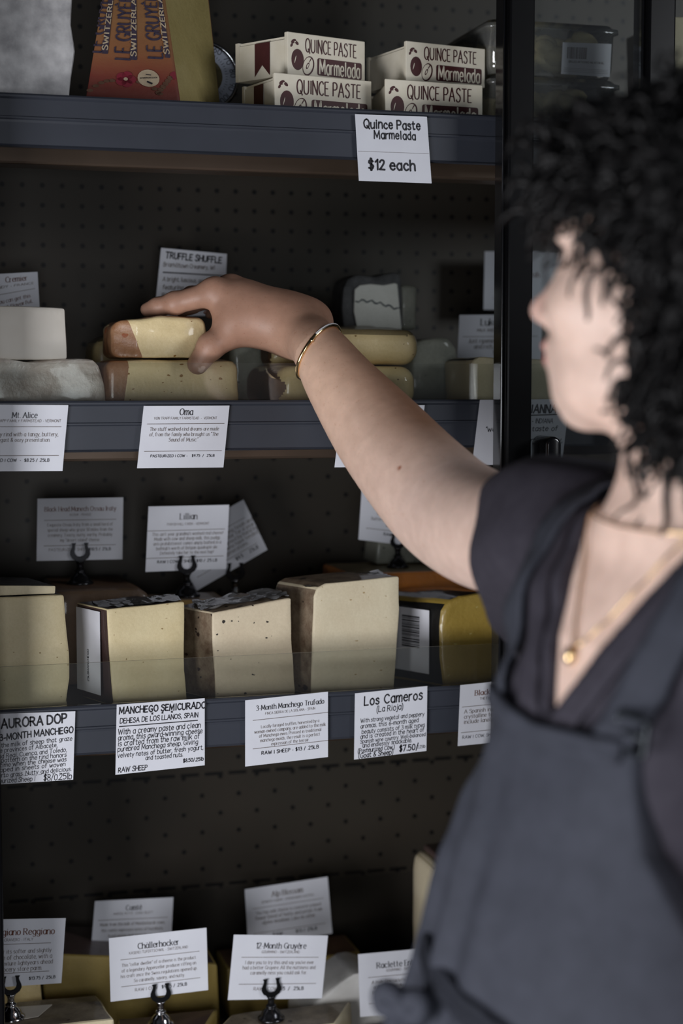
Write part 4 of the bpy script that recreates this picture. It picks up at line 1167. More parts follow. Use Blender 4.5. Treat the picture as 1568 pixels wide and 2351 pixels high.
def wedge_sdf(x0, x1, y0, y1, z0, z1, r, slant=0.0, amp=.001, freq=50, seed=1, top=None, lean=0.0):
    """soft block: left end slants back by slant, lean tips the top towards the viewer"""
    c = ((x0 + x1) / 2, (y0 + y1) / 2, (z0 + z1) / 2)
    def f(p, cc=None, B=None):
        q = p.copy()
        q[:, 1] += (q[:, 0] - x0) * slant
        q[:, 2] -= lean * (q[:, 1] - y0)
        if top is not None: q[:, 2] -= top((q[:, 0] - x0) / (x1 - x0)) * (q[:, 2] - z0) / (z1 - z0)
        return rbox(q, c, ((x1 - x0) / 2, (y1 - y0) / 2, (z1 - z0) / 2), r) + amp * wob(p, freq, seed)
    return f
def X(px, Y, py=870): return onY(px, py, Y).x
def Zp(py, Y, px=500): return onY(px, py, Y).z
# white wrapped pieces at the left
zlow = Zp(828, 1.84, 80)
prism('crumpled white paper package with a fold at its right end, under the white block', [(-120, 840), (-20, 832), (60, 834), (150, 832), (214, 833), (226, 846), (238, 890), (243, b_), (-120, b_)], 1.828, 1.95, zs2, [M_translucent, M_translucent], ('front_wrap', 'wrap'), name='wrapped_cheese', bev=.004, rough=.0034, freq=85, seed=5, sx=.85, sub=3)
ztop_low = Zp(830, 1.832, 80)
prism('white paper-wrapped block standing on the crumpled package', [(-100, 702), (60, 703), (120, 705), (150, 707), (152, 740), (155, 826), (-100, 829)], 1.834, 1.94, -9, [M_wrapc, M_wrapc], ('front_wrap', 'wrap'), name='wrapped_cheese', bev=.003, rough=.0012, freq=40, seed=6, sx=.92)
# Oma pieces
x0, x1 = X(236, 1.85), X(545, 1.85)
zt = Zp(826, 1.845, 400)
def low_oma(p, c=None, B=None):
    d = rbox(p, ((x0 + x1) / 2, 1.912, (zs2 + zt) / 2), ((x1 - x0) / 2, .075, (zt - zs2) / 2), .012)
    return smax(d + .0012 * wob(p, 55, 3), -(p[:, 1] - 1.838 + .05 * np.maximum(0, x0 + .030 - p[:, 0])) , .012)
OMAG = 'washed-rind wedges in film'
oma_split = lambda c, n: np.where(n[:, 1] > .3, 1, 0)
blob('large washed-rind half wheel lying under the held wedge', low_oma, (x0 - .02, 1.82, zs2 - .01), (x1 + .02, 2.0, zt + .01), .003, [K_oma, R_orange], ('paste', 'rind'), oma_split, cut=cutplane((298, 826), (286, 918), 1.84))
hx0, hx1 = X(254, 1.86, 780), X(477, 1.86, 780)
hz0, hz1 = zt + .0015, Zp(726, 1.848, 420)
def held(p, c=None, B=None):
    u = (p[:, 0] - hx0) / (hx1 - hx0); w = (p[:, 2] - hz0) / (hz1 - hz0)
    q = p.copy()
    q[:, 2] += .008 * np.clip(.5 - u, 0, 1) * w * 2
    q[:, 0] += .006 * np.clip(w - .55, 0, 1) * np.clip(u - .6, 0, 1) * 4
    d = rbox(q, ((hx0 + hx1) / 2, 1.888, (hz0 + hz1) / 2), ((hx1 - hx0) / 2, .052, (hz1 - hz0) / 2), .011)
    d = smax(d, -(p[:, 1] - 1.8435 - .045 * np.maximum(0, (u - .72)) ** 1.5 - .42 * np.maximum(0, .24 - u) * .12), .004)
    return d + .0016 * wob(p, 65, 9) + .0006 * wob(p, 200, 19)
blob('small cheese wedge with an orange rind, held in the hand', held, (hx0 - .02, 1.82, hz0 - .01), (hx1 + .02, 1.96, hz1 + .015), .002, [K_oma, R_orange], ('paste', 'rind'),
     lambda c, n: np.where(((n[:, 2] > .75) & (c[:, 1] > 1.853)) | (n[:, 1] > .4), 1, 0), cut=cutplane((299, 742), (327, 824), 1.845))
blob('small dim yellow wedge behind the held cheese on its left', wedge_sdf(X(214, 2.0), X(330, 2.0), 1.995, 2.08, zs2 + .0005, Zp(735, 2.0, 250), .012, top=lambda u: -.035 * np.clip(1 - u * 1.3, 0, 1), seed=4), (X(190, 2.0), 1.98, zs2 - .01), (X(350, 2.0), 2.10, Zp(690, 2.0, 250)), .004, [K_tan, R_tan], ('paste', 'rind'), lambda c, n: (n[:, 2] > .7).astype(int))
blob('small film-wrapped wedge in the gap below the wrist', wedge_sdf(X(530, 1.99), X(607, 1.99), 1.985, 2.06, zs2 + .0005, Zp(790, 1.99, 560), .008, seed=14), (X(515, 1.99), 1.97, zs2 - .01), (X(625, 1.99), 2.08, Zp(770, 1.99, 560)), .004, [K_grey, R_tan], ('paste', 'rind'), lambda c, n: (n[:, 2] > .7).astype(int))
# tan wedges on the right of the wrist
tx0, tx1 = X(628, 1.85), X(952, 1.85)
tz = Zp(840, 1.845, 850)
def lowtan(p, c=None, B=None):
    d = rbox(p, ((tx0 + tx1) / 2, 1.925, (zs2 + tz) / 2), ((tx1 - tx0) / 2, .088, (tz - zs2) / 2), .018)
    return d + .001 * wob(p, 50, 5)
blob('lower pale wedge with a brown left edge, behind the forearm', lowtan, (tx0 - .02, 1.82, zs2 - .01), (tx1 + .02, 2.03, tz + .01), .003, [K_tan, R_brown], ('paste', 'rind'), lambda c, n: np.where((c[:, 0] < tx0 + .008 + .004 * np.sin(c[:, 2] * 200)) | (n[:, 1] > .4), 1, 0), group=None)
ux0, ux1 = X(735, 1.85), X(963, 1.85)
uz1 = Zp(753, 1.848, 850)
def uptan(p, c=None, B=None):
    q = p.copy(); q[:, 2] -= .05 * np.maximum(0, q[:, 1] - 1.848) * (q[:, 2] - tz) / (uz1 - tz) + .006 * np.clip((ux1 - .035 - q[:, 0]) / .06, 0, 1) * 0
    d = rbox(q, ((ux0 + ux1) / 2, 1.925, (tz + .001 + uz1) / 2), ((ux1 - ux0) / 2, .082, (uz1 - tz - .001) / 2), .019)
    d = smax(d, (q[:, 2] - uz1 + .001), .002)
    return d + .0008 * wob(p, 60, 12)
blob('upper tan speckled wedge with a brown top, behind the forearm', uptan, (ux0 - .02, 1.82, tz - .01), (ux1 + .02, 2.04, uz1 + .03), .0026, [K_tan, R_tan], ('paste', 'rind'), lambda c, n: np.where((n[:, 2] > .6) | (n[:, 1] > .4), 1, 0))
blob('small film-wrapped piece showing below the bracelet', wedge_sdf(X(622, 1.93), X(740, 1.93), 1.935, 1.99, tz + .0008, Zp(783, 1.93, 660), .010, seed=24), (X(600, 1.93), 1.92, tz - .01), (X(760, 1.93), 2.01, Zp(765, 1.93, 660)), .0035, [K_tan, R_brown], ('paste', 'rind'), lambda c, n: (n[:, 0] < -.7).astype(int))
# ash cheeses
yA = 2.02
ash = prism('white goat cheese wedge with a dark ash line and black rind, atop the pile', [(786, 668), (796, 645), (818, 634), (860, 640), (905, 630), (922, 636), (925, 700), (926, 762), (788, 762), (783, 715)], yA, yA + .09, uz1 + .0022, [R_ash, R_ash], ('front_rind', 'rind'), sx=.8, ax=.7, bev=.005, rough=.0022, freq=90, seed=7)
bm = bmesh.new()
pp = [(814, 664), (826, 655), (850, 652), (880, 655), (905, 650), (912, 652), (917, 705), (922, 756), (820, 756), (812, 715)]
A_ = [bm.verts.new(onY(px, py, yA - .0032)) for px, py in pp]; B_ = [bm.verts.new(onY(px, py, yA + .004)) for px, py in pp]
bm.faces.new(A_); bm.faces.new(B_[::-1])
for k in range(len(pp)):
    k2 = (k + 1) % len(pp); bm.faces.new((A_[k], B_[k], B_[k2], A_[k2]))
bmesh.ops.recalc_face_normals(bm, faces=bm.faces[:]); bevel(bm, .0012, 2, 40)
bm_obj('paste', bm, R_white, ash)
q0 = onY(806, 697, yA); q1 = onY(915, 700, yA)
bm = bmesh.new(); af = Face(onY(806, 640, yA - .0040), onY(920, 640, yA - .0040), onY(924, 760, yA - .0040), onY(802, 760, yA - .0040))
ap = []
pts = [(.10 + .85 * k / 16, .52 - .10 * math.sin(1.2 + 2.6 * k / 16) + .03 * math.sin(k * 1.9)) for k in range(17)]
for a, b in zip(pts, pts[1:]): line(ap, af, a[0], a[1], b[0] + .01, b[1], .022 + .012 * random.random())
ink_faces(bm, af, ap, 0); bm_obj('ash_line', bm, simple('ash_grey', srgb(84, 92, 94), rough=.8), ash)
fe = wedge_sdf(X(921, yA), X(963, yA), yA + .004, yA + .07, uz1 + .0022, Zp(645, yA), .006, amp=.0022, freq=70, seed=71)
Vq, Fq = surface_nets(fe, (X(905, yA), yA - .01, uz1 - .005), (X(985, yA), yA + .085, Zp(635, yA)), .003)
np_obj('film_end', Vq, Fq, K_grey, ash)
ashr = prism('second ash-rinded white wedge, dim, low behind the tan wedges', [(948, 790), (975, 780), (1030, 776), (1050, 800), (1058, b_), (940, b_)], 1.955, 2.06, zs2, [K_grey, R_ash], rindtest=lambda n, c: n.z > .45 or n.x > .5 or n.y > .5, bev=.006, rough=.0016, freq=60, seed=17)
blk = prism('pale square cheese with a dotted rind edge, running behind the door frame', [(1083, 832), (1100, 822), (1150, 824), (1215, 826), (1276, 828), (1280, b_), (1090, b_), (1086, 880)], 1.832, 1.93, zs2, [K_pale, R_ash], rindtest=lambda n, c: n.z > .4 or n.y > .5 or n.x > .5, bev=.003, rough=.001, freq=70, seed=27)
# --- lower shelf, front row
def rl(n, c): return n.x < -.35 or n.z > .35 or n.y > .6
G5 = 'upright wedges on the lower shelf'
prism('pale yellow wedge at the left edge with a black herb rind on top', [(-110, 1376), (40, 1372), (148, 1366), (152, 1420), (160, 1500), (161, 1560), (154, 1610), (150, b_), (-110, b_)], 1.83, 1.95, zs3, [K_young, R_ash], rindtest=rl, sx=.75, ax=.2, bev=.003, group=G5, seed=31, rough=.0008)
zt3 = Zp(1368, 1.832, 60)
prism('thin slab of dark-rinded cheese lying on the pale yellow wedge', [(-110, 1346), (60, 1344), (128, 1345), (127, 1363), (60, 1366), (-110, 1371)], 1.835, 1.92, -9, [K_pale, R_ash], rindtest=lambda n, c: n.z > .3 or n.y > .5, sx=.8, bev=.0012, seed=33, rough=.0005, group=None)
mw = prism('cream wedge with a brown rind and a white label on its left side', [(246, 1400), (300, 1395), (370, 1388), (423, 1383), (424, 1460), (424, 1540), (426, b_), (256, b_), (251, 1500)], 1.83, 1.895, zs3, [K_manch, R_dark], rindtest=rl, sx=.80, dx=-.026, bev=.0016, seed=35, rough=.0008, group=G5)
tw_ = prism('speckled wedge with black truffle flecks and a mottled brown rind', [(488, 1408), (560, 1396), (620, 1384), (668, 1375), (670, 1450), (674, 1530), (678, b_), (494, b_), (490, 1480)], 1.83, 1.895, zs3, [K_trufa, R_mott], rindtest=rl, sx=.85, dx=-.030, bev=.0018, seed=37, rough=.0012, group=G5)
cw = prism('tallest ivory wedge with rounded top left corner and brown rind', [(722, 1372), (729, 1352), (748, 1342), (820, 1334), (916, 1325), (917, 1400), (912, 1480), (906, b_), (715, b_), (718, 1500)], 1.83, 1.90, zs3, [K_camer, R_mott], rindtest=rl, sx=.86, dx=-.030, bev=.002, seed=39, rough=.001, group=G5)
bw = prism('golden wedge in glossy black wax with a barcode label', [(1014, 1440), (1018, 1405), (1032, 1382), (1058, 1370), (1110, 1362), (1175, 1358), (1180, b_), (1026, b_), (1014, 1510)], 1.832, 1.935, zs3, [K_gold, R_black], rindtest=lambda n, c: n.x < -.2 or n.z > .2 or n.y > .6, sx=.85, dx=-.055, sz=.965, bev=.004, seed=41, rough=.0012, freq=70, group=G5)
def side_face(root_px, Y0, Y1, sx_l, dx, y_top, y_bot, deck=zs3):
    """left side of a wedge: sheet corners from the front edge to the back edge"""
    pass
def sticker(parent, pts3, items, name='label'):
    f = Face(*pts3); bm = bmesh.new(); sheet(bm, f, .0005, nu=4, nv=4)
    pk = []
    for it in items:
        if it['t'] == 'text': put_text(f, pk, it['s'], it.get('u', .5), it['v'], it['size'], it.get('style', 'bold'), it.get('al', 'c'), it.get('fit'), it.get('rot', 0))
        else: pk.append(it['p'])
    ink_faces(bm, f, pk, 1)
    return bm_obj(name, bm, [M_label, M_ink], parent)
# label on the cream wedge's left side
def sideq(front_px, back_dx, Y0, Y1, z0, z1, t0, t1, off=.0022, lift=None):
    xa = onY(front_px, 1500, Y0).x
    def pt(t, z): return Vector((xa + back_dx * t - off, Y0 + (Y1 - Y0) * t, z))
    return [pt(t1, z1), pt(t0, z1), pt(t0, z0), pt(t1, z0)]
hman = Zp(1395, 1.83, 250) - zs3
sticker(mw, sideq(246, -.026 + .0, 1.83, 1.895, zs3 + .012, zs3 + hman - .006, .18, .95, .0018), [T('MANCHEGO', .62, .05, 'bold', rot=90), T('.25LB', .82, .05, 'bold', rot=90)])
# barcode label across the black wax
hb = Zp(1380, 1.84, 1000) - zs3
bq = sideq(1014, -.055, 1.832, 1.935, zs3 + .016, zs3 + hb - .012, .14, .80, .0034)
it = [T('Black Sabbath Sheep', .36, .14, 'bold', u=.22, rot=90)]
rb = np.random.default_rng(3); v = .12
while v < .62:
    w = rb.choice([.008, .014, .022]); it.append(dict(t='rect', p=[(.42, v), (.80, v), (.80, v + w), (.42, v + w)])); v += w + rb.choice([.008, .014])
sticker(bw, bq, it)
# --- lower shelf, back row
def rt(n, c): return n.z > .4 or n.y > .6 or n.x > .6
zb = tipz(183, 1246, YH['brown'])
prism('big brown washed-rind wheel piece standing behind the left wedges', [(120, pxz(130, 1.97, zb)), (230, pxz(230, 1.97, zb)), (318, pxz(318, 1.97, zb) + 2), (342, pxz(342, 1.97, zb) + 12), (347, 1420), (345, b_), (120, b_)], 1.97, 2.11, zs3, [K_brown, R_brown], rindtest=rt, sx=.95, bev=.006, seed=43)
za = tipz(428, 1275, YH['amber'])
prism('amber wedge in film behind the cream and truffle wedges', [(350, pxz(350, 1.965, za)), (470, pxz(470, 1.965, za)), (520, pxz(520, 1.965, za)), (522, b_), (345, b_)], 1.965, 2.035, zs3, [K_amber, R_mott], rindtest=rt, bev=.003, seed=45)
zl = tipz(537, 1292, YH['tilt'])
prism('film-wrapped wedge behind the truffle wedge, its film standing up', [(540, pxz(540, 2.045, zl)), (640, pxz(640, 2.045, zl)), (690, pxz(690, 2.045, zl)), (688, b_), (536, b_)], 2.045, 2.13, zs3, [K_pale, K_grey], rindtest=rt, bev=.003, seed=46)
zo = onY(912, 1224, YH['orange']).z - .0515 * .86
prism('big orange cheese wheel behind the ivory and black wedges', [(800, pxz(800, 1.945, zo)), (900, pxz(900, 1.945, zo)), (1010, pxz(1010, 1.945, zo)), (1150, pxz(1150, 1.945, zo)), (1150, b_), (806, b_), (798, 1400)], 1.948, 2.07, zs3, [K_orange, R_tan], rindtest=rt, bev=.004, seed=47)
prism('small film-wrapped wedge on the orange wheel', [(868, 1244), (900, 1240), (1000, 1255), (1005, pxz(1000, 2.03, zo + .001)), (862, pxz(862, 2.03, zo + .001))], 2.032, 2.09, zo + .0008, [K_grey, R_brown], rindtest=rt, bev=.003, seed=48)
# crumpled film tops
M_filmtop = clear_mat('crumpled_film', (.88, .88, .88, 1), .34, .16, .10, (.62, .62, .63, 1))
def film(parent, px0, px1, Y0, Y1, py0, py1, seed, amp=.004):
    """crumpled plastic film lying on the top of a wedge"""
    r = np.random.default_rng(seed); nu, nv = 34, 14
    xa, xb = onY(px0, py0, Y0), onY(px1, py1, Y0)
    G_ = np.array([[(xa.x + (xb.x - xa.x) * i / nu, Y0 + (Y1 - Y0) * j / nv, xa.z + (xb.z - xa.z) * i / nu) for j in range(nv + 1)] for i in range(nu + 1)]).reshape(-1, 3)
    G_[:, 2] += amp * (.55 + .5 * np.abs(wob(G_ * [1, 1, 0], 90, seed)) + .35 * wob(G_ * [1, 1, 0], 220, seed + 1))
    F_ = [(i * (nv + 1) + j, (i + 1) * (nv + 1) + j, (i + 1) * (nv + 1) + j + 1, i * (nv + 1) + j + 1) for i in range(nu) for j in range(nv)]
    V_ = np.concatenate([G_, G_ - [0, 0, .0004]]); n_ = len(G_)
    F_ = F_ + [tuple(n_ + k for k in q[::-1]) for q in F_]
    np_obj('plastic_film', V_, np.array(F_), M_filmtop, parent)
film(tw_, 462, 664, 1.832, 1.893, 1408, 1374, 5, .006)
film(mw, 226, 418, 1.834, 1.893, 1400, 1383, 7, .0035)
film(cw, 706, 905, 1.834, 1.898, 1352, 1328, 9, .003)
# --- bottom tier
zp = tipz(24, 2239, YH['parm']); zc = tipz(368, 2257, YH['chal']); zg = tipz(620, 2245, YH['gruy']); zrk = tipz(915, 2280, YH['racl'])
def slabtop(label, xs_front, xs_back, Y0, Y1, z1, z0, mats, seed, bev=.003, name='cheese_wedge', tilt=0.0, rough=.0012):
    bm = bmesh.new()
    c = [(xs_front[0], Y0), (xs_front[1], Y0), (xs_back[1], Y1), (xs_back[0], Y1)]
    lo = [bm.verts.new((x, y, z0 + .0003)) for x, y in c]; hi = [bm.verts.new((x, y, z1 + tilt * (x - xs_front[0]))) for x, y in c]
    f = bm.faces.new(lo[::-1]); f.material_index = 0
    f = bm.faces.new(hi); f.material_index = 1
    for i in range(4):
        j = (i + 1) % 4; bm.faces.new((lo[i], lo[j], hi[j], hi[i])).material_index = 0
    bevel(bm, bev, 2, 30)
    bmesh.ops.triangulate(bm, faces=bm.faces[:])
    for _ in range(3):
        bmesh.ops.subdivide_edges(bm, edges=[e for e in bm.edges if e.calc_length() > .01], cuts=1); bmesh.ops.triangulate(bm, faces=bm.faces[:])
    bm.normal_update(); roughen(bm, rough, 70, seed)
    zmin = min(v.co.z for v in bm.verts)
    for v in bm.verts:
        if v.co.z < z0 + .002: v.co.z = z0 + .0003
    root = empty(name, (sum(xs_front) / 2, (Y0 + Y1) / 2, z0), label, 'cheese')
    split_build(bm, ('paste', 'rind'), mats, root)
    return root
def Xz(px, Y): return onY(px, 2320, Y).x
R_top = cheese_mat('dusty_brown_rind', srgb(96, 84, 70), srgb(150, 138, 118), srgb(70, 58, 48), 60, .1, wrap=.4, scale=40)
slabtop('brown-topped wedge with a scrap of white paper on it, bottom left corner', (Xz(-120, 1.865), Xz(262, 1.865)), (Xz(-160, 1.95), Xz(222, 1.95)), 1.865, 1.95, zp - .0004, zs4, [K_pale, R_top], 51)
slabtop('dark plum-rinded wheel piece under a chrome clip on the bottom tier', (Xz(272, 1.87), Xz(466, 1.87)), (Xz(268, 1.935), Xz(500, 1.935)), 1.87, 1.935, zc - .0004, zs4, [K_yel, R_dark], 52)
slabtop('pale wedge with a dusty brown top under the dark clip at bottom centre', (Xz(478, 1.865), Xz(770, 1.865)), (Xz(530, 1.93), Xz(806, 1.93)), 1.865, 1.93, zg - .0004, zs4, [K_pale, R_top], 53)
pap = Face(*[Vector((onY(px, py, Y).x, Y, zp + .0009)) for px, py, Y in ((30, 2310, 1.932), (120, 2318, 1.928), (88, 2345, 1.895), (-20, 2345, 1.885))])
bm = bmesh.new(); sheet(bm, pap, .0005); tag(bm_obj('paper_scrap', bm, M_wrapc), 'torn scrap of white paper under the left chrome clip', 'paper')
prism('white paper package with folded top, behind the bottom right card', [(700, 2330), (735, 2300), (780, 2262), (812, 2240), (835, 2236), (905, 2262), (960, 2320), (965, b_), (690, b_)], 1.945, 2.025, zs4, [M_wrap, M_wrap], ('front_wrap', 'wrap'), name='wrapped_cheese', bev=.004, rough=.003, freq=55, seed=55)
prism('pale wedge under a dark clip, behind the apron bow', [(860, pxz(860, 1.875, zrk)), (1010, pxz(1010, 1.875, zrk)), (1012, b_), (858, b_)], 1.875, 1.935, zs4, [K_pale, R_tan], rindtest=rt, bev=.003, seed=56)
prism('deep yellow block with a dark rind at the back of the bottom tier', [(92, 2192), (200, 2196), (330, 2200), (500, 2215), (498, b_), (92, b_)], 2.0, 2.12, zs4, [K_yel, R_dark], rindtest=rt, bev=.004, seed=57)
prism('small tan block behind the bottom left corner card', [(-60, 2225), (60, 2225), (90, 2226), (89, b_), (-60, b_)], 1.97, 1.995, zs4, [K_tan, R_tan], rindtest=rt, bev=.002, seed=58)
prism('yellow wedge with a brown rind behind the bottom centre card', [(520, 2226), (640, 2214), (760, 2196), (828, 2186), (830, b_), (520, b_)], 2.045, 2.12, zs4, [K_yel, R_brown], rindtest=rt, bev=.004, seed=59)
zcr = Zp(1990, 1.98, 990)
prism('tall cream cheese half hidden behind the apron', [(992, 2030), (996, 2005), (1008, 1993), (1030, 1990), (1140, 1988), (1140, b_), (996, b_), (992, 2100)], 1.98, 2.06, zs4, [K_camer, R_tan], rindtest=rt, bev=.004, seed=60)
prism('dark film-wrapped piece lying on the tall cream cheese', [(1006, 1966), (1040, 1962), (1130, 1958), (1130, pxz(1130, 1.99, zcr + .0015)), (1004, pxz(1004, 1.99, zcr + .0015))], 1.99, 2.05, -9, [R_dark, R_dark], ('body', 'rind'), bev=.003, seed=61)
holder(H_dark, 183, 0, YH['brown'], 1246, 'dark clip stand on the big brown wheel piece, holding a dim card')
holder(H_dark, 428, 0, YH['amber'], 1275, 'dark clip stand on the amber wedge, before the tilted card')
holder(H_chrome, 539, 0, YH['tilt'], 1292, 'clip stand behind the truffle wedge holding the tilted card')
holder(H_dark, 913, 0, YH['orange'], 1224, 'dark clip stand on the orange wheel holding a card under the elbow', .86)
holder(H_chrome, 24, 0, YH['parm'], 2239, 'chrome clip stand on the paper scrap in the bottom left corner')
holder(H_chrome, 368, 0, YH['chal'], 2257, 'chrome clip stand on the dark plum rind, holding a tilted card')
holder(H_dark, 622, 0, YH['gruy'], 2245, 'dark clip stand holding the level card at the bottom centre')
holder(H_dark, 917, 0, YH['racl'], 2280, 'dark clip stand holding the bottom right card, beside the apron bow')
# ------------------------------------------------------------------ the person
def A3(v): return np.array([v[0], v[1], v[2]], float)
R2, F2, Z2 = np.array([math.cos(YAW), -math.sin(YAW), 0.0]), np.array([math.sin(YAW), math.cos(YAW), 0.0]), np.array([0, 0, 1.0])
def pt(px, py, d): return A3(P(px, py, d))
# torso frame: a towards her right, n to the front, u along the spine
nH = -.866 * R2 - .5 * F2
aH = -.5 * R2 + .866 * F2
tO = pt(1420, 2450, 1.27); tN = pt(1600, 1185, 1.22)
uH = (tN - tO); uL = np.linalg.norm(uH); uH = uH / uL
nT = nH - uH * (nH @ uH); nT /= np.linalg.norm(nT)
aT = np.cross(uH, nT); aT = aT if aT @ aH > 0 else -aT
def loc(p):
    q = p - tO
    return q @ aT, q @ nT, q @ uH
def tw(a, n, u): return tO + aT * a + nT * n + uH * u
PU = np.array([-.20, -.10, 0.0, .10, .17, .24, .30, .35, .39, .42, .45, .48]) * (uL / .45)
PA = np.array([.172, .176, .164, .138, .120, .116, .120, .136, .138, .112, .066, .052])
PN = np.array([.118, .124, .116, .104, .097, .097, .099, .094, .082, .070, .056, .050])
PC = np.array([.0, .0, .004, .008, .008, .006, .006, .000, -.006, -.010, -.010, -.006])
def torso(p, off=0.0):
    a, n, u = loc(p)
    ra = np.interp(u, PU, PA) + off; rn = np.interp(u, PU, PN) + off; cn = np.interp(u, PU, PC)
    d = (np.sqrt((a / ra) ** 2 + ((n - cn) / rn) ** 2) - 1) * np.minimum(ra, rn)
    return smax(d, u - .455 * SC, .01)
SC = uL / .45
shR = pt(1305, 1236, 1.41); elR = pt(985, 1132, 1.67); wrR = pt(685, 752, 1.876)
shL = tw(-.165, -.005, .405 * SC)
elL = shL - uH * .27 - aT * .05 + nT * .02; wrL = elL - Z2 * .20 + nT * .13
bustR, bustL = tw(.036, .040, .275 * SC), tw(-.060, .050, .275 * SC)
# head frame
hf = -.87 * R2 + .49 * F2; hf = hf / np.linalg.norm(hf)
tilt = math.radians(6)
hU = Z2 * math.cos(tilt) - hf * math.sin(tilt) * 1.0
hFw = hf * math.cos(tilt) + Z2 * math.sin(tilt)
hS = np.cross(hFw, hU)                      # sideways
Hc = pt(1592, 588, 1.21)
def hw(f, s, u): return Hc + hFw * f + hS * s + hU * u
HM = np.stack([hFw, hS, hU])
near = 1 if (hS @ F2) < 0 else -1           # side of the head turned to the viewer
head_prims = [
 Ell(Hc, (.097, .076, .094), HM),
 Ell(hw(.030, 0, -.045), (.062, .062, .085), HM),
 Ell(hw(.045, 0, -.092), (.050, .050, .034), HM),
 (Cone(hw(.072, 0, -.118), hw(.078, 0, -.112), .017, .015), .022),
 (Cone(hw(.055, .030, -.105), hw(-.012, .058, -.068), .016, .014), .02), (Cone(hw(.055, -.030, -.105), hw(-.012, -.058, -.068), .016, .014), .02),
 (Ell(hw(.068, .040, -.045), (.024, .024, .022), HM), .02), (Ell(hw(.068, -.040, -.045), (.024, .024, .022), HM), .02),
 (Ell(hw(.080, .030, .008), (.016, .028, .010), HM), .014), (Ell(hw(.080, -.030, .008), (.016, .028, .010), HM), .014),
 (Cone(hw(.088, 0, -.012), hw(.109, 0, -.046), .0085, .0105), .012),
 (Ell(hw(.110, 0, -.050), (.0125, .012, .010), HM), .008),
 (Ell(hw(.100, .012, -.054), (.011, .008, .008), HM), .007), (Ell(hw(.100, -.012, -.054), (.011, .008, .008), HM), .007),
 (Ell(hw(.084, 0, -.077), (.016, .024, .020), HM), .016),
 (Ell(hw(.0985, 0, -.0755), (.0100, .022, .0066), HM), .004),
 (Ell(hw(.0960, 0, -.0865), (.0105, .019, .0074), HM), .004),
]
for s in (1, -1):
    head_prims.append((Ell(hw(.000, .074 * s, -.030), (.017, .008, .030), HM), .010))
neck_prims = [(Cone(hw(-.020, 0, -.060), tw(0, -.002, .445 * SC), .055, .060), .03), (Cone(hw(-.020, .045, -.08), tw(.02, .045, .435 * SC), .014, .012), .03), (Cone(hw(-.020, -.045, -.08), tw(-.02, .045, .435 * SC), .014, .012), .03)]
eyes = [hw(.0735, .031, -.013), hw(.0735, -.031, -.013)]
# hand: px positions on the picture with their own distances
D0 = 1.872
thumb = [pt(610, 752, 1.876), pt(533, 761, 1.862), pt(484, 795, 1.850), pt(454, 836, 1.849)]
index = [pt(492, 672, 1.862), pt(402, 696, 1.870), pt(362, 704, 1.876), pt(339, 711, 1.880)]
middle = [pt(528, 666, 1.884), pt(440, 681, 1.898), pt(398, 700, 1.904), pt(374, 712, 1.908)]
ring_ = [pt(557, 672, 1.904), pt(478, 688, 1.922), pt(440, 704, 1.930), pt(416, 715, 1.934)]
pinky = [pt(590, 690, 1.922), pt(530, 700, 1.942), pt(500, 712, 1.948), pt(482, 721, 1.951)]
fing = []
for ch, rr in ((index, (.0142, .0121, .0103, .0084)), (middle, (.0130, .0108, .0090, .0072)), (ring_, (.0124, .0102, .0085, .0068)), (pinky, (.0112, .0090, .0075, .0060))):
    fing.append([(Cone(ch[i], ch[i + 1], rr[i], rr[i + 1]), .004) for i in range(3)] + [(Ell(ch[1], (rr[1] * 1.1,) * 3), .004)])
fing.append([(Cone(thumb[0], thumb[1], .0215, .0180), .01), (Cone(thumb[1], thumb[2], .0182, .0148), .006), (Cone(thumb[2], thumb[3], .0145, .0118), .004), (Ell(thumb[2], (.0152,) * 3), .004)])
fwdv = FWD
palm = [(Cone(wrR, index[0], .0235, .0150), .02), (Cone(wrR, middle[0], .024, .0150), .02), (Cone(wrR, ring_[0], .023, .0145), .02), (Cone(wrR, pinky[0], .022, .0130), .02),
        (Cone(pt(600, 740, 1.866), pt(540, 735, 1.858), .026, .020), .02), (Cone(pt(660, 745, 1.868), pt(560, 700, 1.875), .024, .022), .02),
        (Cone(pt(640, 775, 1.905), pt(600, 745, 1.92), .018, .018), .02), (Cone(pt(505, 700, 1.862), pt(520, 740, 1.858), .010, .012), .012),
        (Ell(index[0] + A3(UPV) * .002, (.0150,) * 3), .008), (Ell(middle[0] + A3(UPV) * .003, (.0145,) * 3), .008)]
ax = (elR - wrR) / np.linalg.norm(elR - wrR)
side = np.cross(ax, A3(FWD)); side /= np.linalg.norm(side)
def fa(t, s=0.0, dd=0.0): return wrR + (elR - wrR) * t + side * s + A3(FWD) * dd
sg = 1 if side @ A3(RGT) < 0 else -1       # towards lower left in the picture
AXP = [(665, 742, 1.880, 52), (690, 762, 1.861, 53), (735, 806, 1.806, 59), (780, 876, 1.780, 76), (870, 993, 1.742, 103), (966, 1105, 1.680, 119), (1045, 1180, 1.625, 128), (1130, 1222, 1.550, 133), (1220, 1230, 1.475, 132), (1305, 1240, 1.41, 130)]
cl = catmull([(px, py, d, r) for px, py, d, r in AXP], 5)
armpts = [pt(px, py, d) for px, py, d, r in cl]; armr = [r * d / FPX for px, py, d, r in cl]
arm = [(Cone(armpts[i], armpts[i + 1], armr[i], armr[i + 1], A3(FWD), .86), .006) for i in range(len(armpts) - 1)]
arm += [(Ell(wrR + A3(UPV) * .009 + A3(RGT) * .020 + A3(FWD) * .004, (.016, .015, .016)), .015)]
armL = [(Cone(shL, elL, .052, .043), .03), (Cone(elL, wrL, .041, .027), .03), (Cone(wrL, wrL - Z2 * .07 + nT * .05, .028, .030, aT, .55), .02)]
fingL = []
